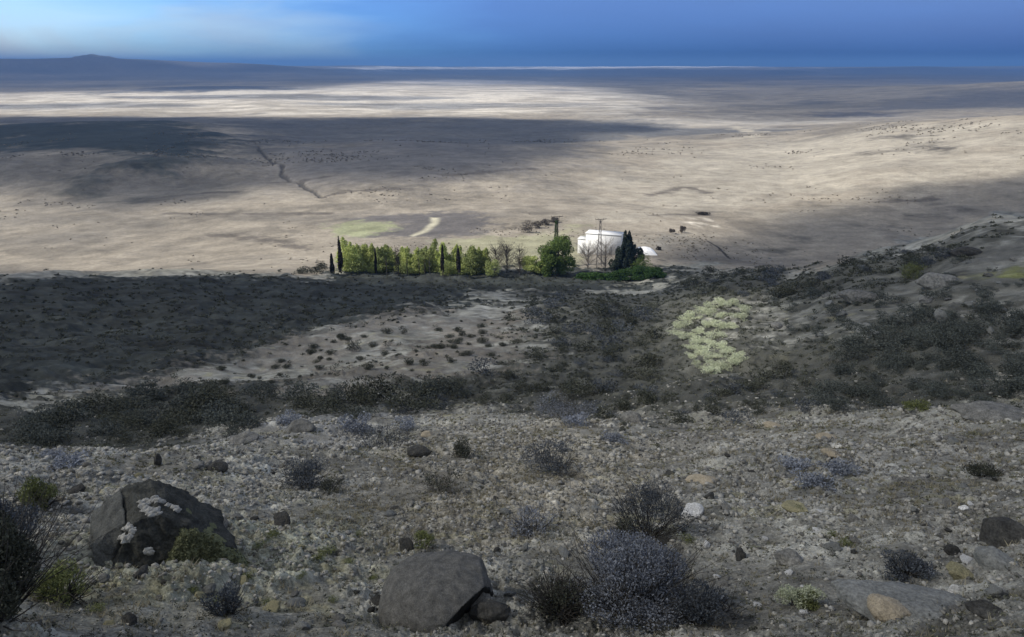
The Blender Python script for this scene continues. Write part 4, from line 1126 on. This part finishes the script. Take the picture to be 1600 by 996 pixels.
place_shrubs([shrub_kind('pale_green', 2000 + k, .085, 2200) for k in range(4)],
    [(1100, 485, 34), (1122, 480, 34), (1145, 480, 34), (1163, 488, 30), (1155, 500, 30), (1130, 497, 30), (1085, 500, 32), (1068, 512, 34), (1056, 524, 30), (1075, 530, 30), (1090, 522, 32), (1108, 510, 26), (1080, 545, 30), (1098, 552, 36), (1112, 562, 34), (1128, 558, 30), (1145, 568, 32), (1132, 578, 32), (1112, 584, 34), (1095, 575, 26), (1110, 540, 28), (1118, 528, 34), (1156, 562, 30), (1140, 512, 30), (1120, 516, 36), (1098, 536, 36), (1085, 558, 30), (1120, 572, 36), (1104, 496, 36), (1075, 500, 28), (1125, 545, 34), (1142, 552, 28)],
    'pale yellow green shrub in the bright patch on the dark scrub slope', 'pale green shrubs of the bright patch', 2010)
dk = lambda s0, leaf=.13, n=600, nm='shrub': [shrub_kind('scrub', s0 + k, leaf, n, nm) for k in range(3)] + [shrub_kind('sage_dark', s0 + 10 + k, leaf, n, nm) for k in range(1)]
place_shrubs([shrub_kind('thicket', 2100 + k, .10, 1100, 'cushion_shrub') for k in range(4)], pts_in([(1330, 525), (1480, 475), (1600, 480), (1600, 630), (1400, 645), (1250, 640)], 120, (26, 66), 1), 'dark grey green cushion shrub of the thicket at the right edge', 'dark shrubs of the right thicket', 2110, 'cushion shrub')
place_shrubs([shrub_kind('scrub', 2200 + k, .10, 1200) for k in range(2)] + [shrub_kind('thicket', 2210 + k, .10, 1200) for k in range(2)], pts_in([(40, 660), (260, 610), (420, 592), (560, 630), (740, 600), (740, 640), (560, 660), (320, 690), (40, 700)], 64, (34, 96), 2), 'black rounded shrub in the hollow below the pale soil band', 'black shrubs of the hollow', 2210)
place_shrubs(dk(2300, nm='scrub_bush'), pts_in([(800, 470), (1040, 460), (1030, 520), (1080, 600), (1240, 560), (1280, 640), (1000, 690), (830, 630), (620, 650), (740, 590), (800, 560)], 110, (18, 54), 3), 'dark scrubby bush on the slope around the bright patch', 'dark bushes of the middle slope', 2310, 'bush')
place_shrubs([shrub_kind('thicket', 2150 + k, .11, 700, 'scrub_bush') for k in range(3)], pts_in([(1200, 470), (1350, 430), (1500, 400), (1600, 440), (1600, 480), (1330, 530), (1240, 545)], 70, (14, 40), 8), 'grey green low bush on the rocky flank above the right thicket', 'low bushes of the right flank', 2160, 'bush')
place_shrubs(dk(2400, nm='scrub_bush'), pts_in([(1050, 422), (1180, 428), (1350, 408), (1480, 382), (1500, 400), (1380, 440), (1200, 470), (1050, 460)], 50, (16, 40), 4), 'low dark bush along the brow of the slope right of the trees', 'dark bushes along the brow', 2410, 'bush')
place_shrubs([shrub_kind('scrub', 2500 + k, .17, 1000, 'tuft') for k in range(3)], pts_in([(450, 540), (700, 500), (800, 510), (790, 560), (560, 600), (200, 612), (430, 550)], 60, (5, 17), 5), 'small dark tuft dotted on the bare tan soil', 'dark tufts on the tan soil', 2510, 'tuft')
place_shrubs([shrub_kind('olive', 2600 + k, .16, 500, 'cushion_plant') for k in range(3)], [(425, 840, 26), (406, 852, 24), (512, 862, 28), (498, 876, 26), (545, 880, 22), (470, 905, 22), (388, 905, 26), (560, 838, 18), (300, 925, 24), (340, 945, 28), (150, 955, 30), (135, 925, 24), (420, 945, 24), (520, 940, 20), (585, 905, 18)], 'low yellow green cushion plant among the gravel near the mossy boulder', 'yellow green cushion plants at the left', 2610, 'plant')
place_shrubs([shrub_kind('olive', 2640 + k, .16, 500, 'cushion_plant') for k in range(2)], [(1322, 852, 34), (1300, 838, 24), (1075, 845, 28), (1250, 800, 20), (1180, 860, 18)], 'low yellowish cushion plant on the right gravel', 'yellowish cushion plants on the right gravel', 2650, 'plant')
place_shrubs([shrub_kind('sage', 2700 + k, .14, 1100, 'sage_bush') for k in range(2)], [(110, 728, 60), (80, 715, 40), (560, 672, 60), (630, 668, 40), (450, 660, 40), (900, 665, 40), (1270, 760, 60), (1310, 740, 60), (1240, 735, 50), (960, 690, 40)], 'faint low blue grey sage bush on the gravel', 'blue grey sage tufts', 2710, 'sage bush')
lap('bushes')

# ------------------------------------------------------------------ trees by the farm
def ground_px(px, d):
    """ground point on the bearing of photo column px at distance d"""
    a = math.atan((px - 800) / 1142.0 / (CP + .06 * SP)); x, y = d * sin(a), d * cos(a)
    return np.array([x, y, gz(x, y)])
def top_h(p, py):
    """height over p of the sight line through photo row py"""
    yv = (498 - py) / 1142.0
    return ZC + p[1] * (-SP + yv * CP) / (CP + yv * SP) - p[2]
def tree(px, d, top, w, leafmat, label, seed, n=2600, leaf=.30, name='tree', cat='tree', group=None, low=.12, pointed=.0, trunk=.14, lumps=18, lean=0., lump_r=.36, base=None):
    p = ground_px(px, d); H = top_h(p, top); s = scale_at(p); W = w * s / 2; rng = np.random.default_rng(seed)
    root = empty(name, tuple(p)); tag(root, label, cat, group)
    c0 = H * low; hz_ = (H - c0) / 2
    parts = [tube([[0, 0, -.3], [lean * H * .2, 0, H * .3], [lean * H * .5, .05, H * .65], [lean * H * .8, 0, H * .9]], [trunk, trunk * .8, trunk * .5, trunk * .15], 7)]
    for k in range(9):
        a = rng.uniform(0, 6.28); z0 = H * rng.uniform(.15, .7); L = W * rng.uniform(.5, .95)
        q = np.array([lean * z0, 0, z0]); e = q + np.array([cos(a) * L, sin(a) * L, L * rng.uniform(.3, .9)])
        parts.append(tube([q, (q + e) / 2 + np.array([0, 0, L * .08]), e], [trunk * .4, trunk * .26, trunk * .08], 5))
    V, F = join(parts); mesh_np('trunk', V, F, M['bark'], smooth=True, parent=root)
    C = crown_pts(n, (W, W * .95, hz_), rng, lumps, lump_r, .25, top_pointed=pointed)
    C[:, 2] += c0 + hz_; C[:, 0] += lean * C[:, 2]
    C = C[C[:, 2] > .05]
    V, F = leaves(C, leaf, rng, .6, .2)
    mesh_np('crown', V, F, M[leafmat], parent=root)
    return root
def plume_tree(px, d, top, w, mat, label, seed, group, plumes=7):
    p = ground_px(px, d); H = top_h(p, top); W = w * scale_at(p) / 2; rng = np.random.default_rng(seed)
    root = empty('tree', tuple(p)); tag(root, label, 'tree', group)
    stems, C = [], []
    for k in range(plumes):
        a = rng.uniform(0, 6.28); q = W * rng.uniform(.1, .8); h = H * (rng.uniform(.55, 1.0) if k else 1.0)
        b = np.array([q * .35 * cos(a), q * .35 * sin(a), -.2]); t = np.array([q * cos(a), q * .8 * sin(a), h])
        stems.append(tube([b, b * .5 + t * .5 + rng.normal(size=3) * .1, t], [.09, .06, .02], 5))
        n = int(2300 * h / H); z = rng.uniform(.05, 1.0, n) ** .85
        r = W * .43 * np.sin(np.clip(z, 0, 1) ** .7 * pi) ** .6 * (1.15 - .55 * z) + .05
        th = rng.uniform(0, 6.28, n); rr = r * rng.uniform(.3, 1.1, n) * (1 + .45 * np.sin(z * 23 + k * 2 + th * 2))
        c = b[None] * (1 - z)[:, None] + t[None] * z[:, None]
        C.append(c + np.stack([rr * np.cos(th), rr * np.sin(th), rng.normal(size=n) * .12], 1))
    V, F = join(stems); mesh_np('trunk', V, F, M['bark'], smooth=True, parent=root)
    C = np.vstack(C); C = C[C[:, 2] > .05]
    V, F = leaves(C, .26, rng, .55, .4)
    mesh_np('crown', V, F, M[mat], parent=root)
    return root
lr = [(548, 141, 374, 40), (572, 143, 381, 30), (596, 142, 383, 34), (622, 144, 389, 32), (645, 142, 384, 30), (666, 143, 378, 32), (686, 142, 382, 28), (708, 143, 380, 30), (733, 142, 384, 30), (757, 143, 386, 30)]
ll = ['leftmost and bushiest lime green tree of the row', 'lime green tree second from the left in the row', 'lime green tree third from the left in the row', 'lowest lime green tree of the row behind the dark round shrub',
      'lime green tree just right of the dark round shrub', 'tall lime green tree in the middle of the row', 'lime green tree left of the two thin dark cypresses', 'lime green tree between the two thin dark cypresses', 'lime green tree right of the two thin dark cypresses', 'last lime green tree of the row beside the bare trees']
for i, (px, d, t, w) in enumerate(lr):
    plume_tree(px, d, t + (i * 7 % 5) - 2, w * 1.5, ['lime', 'lime', 'lime_dull', 'lime', 'lime', 'lime_dull'][i % 6], ll[i], 3000 + i, 'lime green trees in a row', 6 + i % 3)
for i, px in enumerate((560, 584, 610, 633, 655, 678, 700, 724, 746, 768)):
    p = ground_px(px, 139.5 + (i % 3)); H = top_h(p, 404 + (i * 5 % 9)); W = 17 * scale_at(p); rng = np.random.default_rng(3050 + i)
    C = crown_pts(1900, (W * rng.uniform(.8, 1.1), W * .6, H * .55), rng, 26, .36, .2); C[:, 2] += H * .45; C = C[C[:, 2] > -.1]
    V, F = leaves(C, .22, rng, .5, .4); o = mesh_np('shrub', V, F, M[['lime_dull', 'lime', 'olive'][i % 3]]); o.location = p
    tag(o, 'low yellow green shrub filling the foot of the lime green tree row', 'shrub', 'shrubs at the foot of the tree row')
for i, (px, d, t, w, lb) in enumerate([(520, 138, 398, 9, 'short dark cypress at the left end of the tree row'), (533, 139, 371, 11, 'dark leaning cypress beside the leftmost lime tree'), (692, 138, 383, 7, 'left of two thin dark cypresses in the lime row'), (717, 138, 385, 8, 'right of two thin dark cypresses in the lime row'), (588, 139, 389, 5, 'slight dark cypress near the left of the lime row')]):
    tree(px, d, t, w, 'cypress', lb, 3100 + i, 3500, .24, name='cypress_tree', low=.02, pointed=.55, trunk=.10, lumps=26, lump_r=.42, lean=(.02 if i == 1 else 0))
for i, px in enumerate((605, 623, 637, 655, 664, 672)):
    p = ground_px(px, 138); r_ = np.random.default_rng(40 + i); h = r_.uniform(2.6, 4.2)
    V, F = tube([[0, 0, -.2], [r_.normal() * .08, 0, h * .5], [r_.normal() * .12, 0, h]], [.11, .09, .05], 6)
    V2, F2 = twig_set(9, h * .45, r_, .9, .02, .05); V2[:, 2] += h * .55
    Vj, Fj = join([(V, F)] + [(V2, q) for q in F2])
    o = mesh_np('sapling', Vj, Fj, M['twig'], smooth=True); o.location = p
    tag(o, 'thin dark bare stem in front of the lime green trees', 'tree', 'thin bare stems before the lime trees')
def bare_tree(px, d, top, w, label, seed, twigmat='twig_pale', dens=90, group=None, name='bare_tree', cat='tree'):
    p = ground_px(px, d); H = top_h(p, top); W = w * scale_at(p) / 2; rng = np.random.default_rng(seed)
    root = empty(name, tuple(p)); tag(root, label, cat, group)
    V, F = join([tube([[0, 0, -.3], [.05, 0, H * .3], [-.05, .05, H * .6], [0, 0, H * .95]], [.12, .10, .06, .02], 6)])
    mesh_np('trunk', V, F, M['bark'], smooth=True, parent=root)
    parts = []
    for k in range(dens):
        a = rng.uniform(0, 6.28); z0 = H * rng.uniform(.05, .75); q = np.array([0, 0, z0]); L = W * rng.uniform(.5, 1.0) * (1.15 - .5 * z0 / H)
        e = q + np.array([cos(a) * L, sin(a) * L, L * rng.uniform(.4, 1.6)]); e[2] = min(e[2], H)
        parts.append(tube([q, (q + e) / 2 + rng.normal(size=3) * .12, e], [.035, .024, .008], 3))
        for j in range(5):
            t = rng.uniform(.3, 1); b = q + (e - q) * t; f = b + rng.normal(size=3) * np.array([.35, .35, .3]) + np.array([0, 0, .2])
            parts.append(tube([b, (b + f) / 2, f], [.016, .011, .005], 3))
    V, F = join(parts); mesh_np('branches', V, F, M[twigmat], parent=root)
    return root
bare_tree(775, 141, 380, 40, 'dim bare brown tree right of the lime row', 3201, 'bark')
bare_tree(792, 143, 374, 40, 'taller bare brown tree in the gap before the large green tree', 3202, 'bark', 120)
bare_tree(812, 141, 378, 30, 'bare reddish brown tree beside the low yellow green tree', 3203, 'bark')
bare_tree(918, 146, 380, 56, 'bare pale grey bush tree left in front of the white building', 3204, 'twig_pale', 85)
bare_tree(945, 147, 374, 56, 'bare pale grey tree right in front of the white building', 3205, 'twig_pale', 85)
tree(872, 140, 364, 58, 'green', 'large round mid green tree left of the white building', 3301, 16000, .28, low=.02, trunk=.22, lumps=60, lump_r=.28)
tree(838, 141, 398, 42, 'lime', 'low yellow green tree at the left of the large green tree', 3302, 8000, .26, low=.0, lump_r=.46)
tree(855, 139, 388, 34, 'green', 'small green tree tucked before the large green tree', 3303, 6000, .26, low=.02)
tree(977, 142, 360, 30, 'conifer', 'dark pointed conifer at the right of the white building', 3304, 11000, .26, name='conifer_tree', low=.02, pointed=.45, lumps=30)
tree(992, 143, 382, 34, 'conifer', 'lower dark conifer leaning on the pointed conifer', 3305, 7000, .26, name='conifer_tree', low=.02, pointed=.3)
tree(962, 142, 388, 32, 'conifer', 'short dark conifer at the left foot of the pointed conifer', 3306, 6000, .26, name='conifer_tree', low=.02, pointed=.3)
def far_shrub(px, d, top, w, mat, label, seed, n=1500, leaf=.2, group=None, name='shrub', cat='shrub'):
    p = ground_px(px, d); H = top_h(p, top); W = w * scale_at(p) / 2; rng = np.random.default_rng(seed)
    C = crown_pts(n, (W, W * .8, H * .55), rng, 16, .45, .2); C[:, 2] += H * .45; C = C[C[:, 2] > -.1]
    V, F = leaves(C, leaf, rng, .6, .3)
    o = mesh_np(name, V, F, M[mat]); o.location = p; tag(o, label, cat, group); return o
for i, (px, d, t, w, lb) in enumerate([(915, 136, 428, 40, 'deep green hedge bush left under the bare grey trees'), (945, 135, 424, 46, 'deep green hedge bush under the dark conifers'), (975, 134, 420, 50, 'broad deep green hedge bush right of the middle'), (1005, 133, 415, 50, 'tallest deep green hedge bush at the right end'), (1026, 133, 420, 34, 'last deep green hedge bush beside the dark brow')]):
    far_shrub(px, d, t, w, 'hedge', lb, 3400 + i, 5000, .24, 'deep green hedge bushes', 'hedge_bush', 'hedge')
far_shrub(1003, 140, 400, 40, 'green', 'dull green bush at the right foot of the conifers', 3410, 1800)
far_shrub(623, 138, 381, 14, 'cypress', 'dark round shrub standing among the lime trees', 3411, 900)
far_shrub(500, 137, 408, 34, 'scrub', 'low dark shrub at the left end of the tree row', 3412, 1500)
far_shrub(475, 137, 416, 26, 'scrub', 'lowest dark shrub left of the tree row', 3413, 900)
for i, (px, py, w, h, lb) in enumerate([(822, 364, 22, 18, 'grey round shrub at the left end of the field hedge'), (838, 357, 22, 11, 'grey shrub second along the field hedge'), (852, 352, 20, 9, 'grey shrub third along the field hedge'), (866, 348, 18, 8, 'grey shrub at the right end of the field hedge'), (1050, 366, 12, 9, 'small bare shrub on the field right of the conifers'), (1066, 364, 12, 10, 'slightly taller bare shrub on the field right of the conifers'), (1030, 391, 11, 6, 'dark brown lump of a bush in the field right of the white heap'), (1098, 336, 24, 5, 'flat dark bush on the pale slope above the white mound')]):
    p = on(px, py); s = scale_at(p); rng = np.random.default_rng(3500 + i)
    C = crown_pts(700, (w * s / 2, w * s * .4, h * s * .55), rng, 14, .42, .2); C[:, 2] += h * s * .5; C = C[C[:, 2] > -.1]
    V, F = leaves(C, s * 1.6, rng, .6, .3)
    o = mesh_np('shrub', V, F, M['bark' if i < 6 else 'cypress']); o.location = p; tag(o, lb, 'shrub')

# two tapering power poles with a cross arm
def power_pole(px, d, top, armw, label, ivy, seed):
    p = ground_px(px, d); H = top_h(p, top); s = scale_at(p); rng = np.random.default_rng(seed)
    root = empty('power_pole', tuple(p)); tag(root, label, 'power pole')
    w0, w1 = .55, .10
    parts = []
    cs = [(-1, -1), (1, -1), (1, 1), (-1, 1)]
    for a, b in cs:
        parts.append(tube([[a * w0, b * w0, -.2], [a * w1, b * w1, H]], [.055, .045], 5))
    for k in range(9):
        z0, z1 = H * k / 9, H * (k + 1) / 9; u0, u1 = w0 + (w1 - w0) * k / 9, w0 + (w1 - w0) * (k + 1) / 9
        for i in range(4):
            (a, b), (c, e) = cs[i], cs[(i + 1) % 4]
            parts.append(tube([[a * u0, b * u0, z0], [c * u1, e * u1, z1]], [.03, .03], 4))
    V, F = join(parts); mesh_np('lattice', V, F, M['steel'], parent=root)
    L = armw * s / 2
    V, F = join([tube([[-L * .95, 0, H - .05], [0, 0, H], [L * 1.05, 0, H + .08]], [.06, .07, .06], 6), tube([[0, 0, H - .6], [L * .6, 0, H]], [.03, .03], 4), tube([[0, 0, H - .6], [-L * .6, 0, H]], [.03, .03], 4)])
    arm = mesh_np('cross_arm', V, F, M['twig'], parent=root)
    for q in (-.9, -.45, .5, 1.0):
        V, F = tube([[0, 0, 0], [0, 0, .09], [0, 0, .10], [0, 0, .2]], [.03, .03, .055, .03], 6)
        o = mesh_np('insulator', V, F, M['twig'], parent=arm); o.location = (L * q, 0, H + .03)
    if ivy:
        z = rng.uniform(0, 1, 2600) ** .9 * H * .93; a = rng.uniform(0, 6.28, 2600); r = (w0 + (w1 - w0) * z / H + .16) * rng.uniform(.7, 1.1, 2600)
        V, F = leaves(np.stack([r * np.cos(a), r * np.sin(a), z], 1), .17, rng, .7, .2)
        mesh_np('ivy', V, F, M['hedge'], parent=root)
power_pole(868, 150, 339, 18, 'ivy covered lattice power pole behind the large green tree', True, 1)
power_pole(935, 150, 343, 17, 'bare lattice power pole before the white building', False, 2)

# white building and the white heap beside it
bp0 = ground_px(940, 164); s = scale_at(bp0)
def boxm(x0, x1, y0, y1, z0, z1):
    v = np.array([[x, y, z] for z in (z0, z1) for y in (y0, y1) for x in (x0, x1)], float)
    return v, hf.copy()
ang_b = radians(-20)
hb = top_h(bp0, 366)
bl = empty('farm_building', tuple(bp0), ang_b); tag(bl, 'plain white flat roofed farm building behind the bare grey trees', 'building')
WB = 52 * s / cos(ang_b)
V, F = boxm(-WB / 2, WB / 2, 0, 3.6, -1, hb - .15); mesh_np('wall', V, F, M['white_wall'], parent=bl)
V, F = boxm(-WB / 2 - .12, WB / 2 + .12, -.12, 3.72, hb - .147, hb); mesh_np('roof', V, F, M['roof_w'], parent=bl)
V, F = boxm(-WB / 2 - 2.0, -WB / 2 - .003, .6, 3.4, -1, hb - 1.75); ax = mesh_np('annex', V, F, M['white_wall'], parent=bl)
V, F = boxm(-WB / 2 - 2.1, -WB / 2 - .003, .5, 3.5, hb - 1.747, hb - 1.62); mesh_np('roof', V, F, M['roof_w'], parent=ax)
V, F = boxm(-.55, .55, -.05, -.003, 0, 2.1); dr = mesh_np('door', V, F, M['door'], parent=bl); dr.location = (1.6, 0, 0)
V, F = boxm(.32, .40, -.09, -.053, 1.0, 1.1); mesh_np('handle', V, F, M['rock_dark'], parent=dr)
hp_ = ground_px(1004, 166); sh = scale_at(hp_); 
Vh, Fh = solid([((a - 1004) * sh, (392 - b) * sh * .8) for a, b in [(982, 396), (988, 388), (998, 384), (1008, 383), (1016, 385), (1022, 390), (1024, 396)]], 4.5, 91, 4, .02, .35, .12)
o = mesh_np('covered_heap', Vh, Fh, M['canvas'], smooth=True); o.location = hp_; tag(o, 'low heap under a white sheet right of the conifers', 'heap')
lap('trees'); print('NR', NR, 'NA', NA, len(sc.objects))
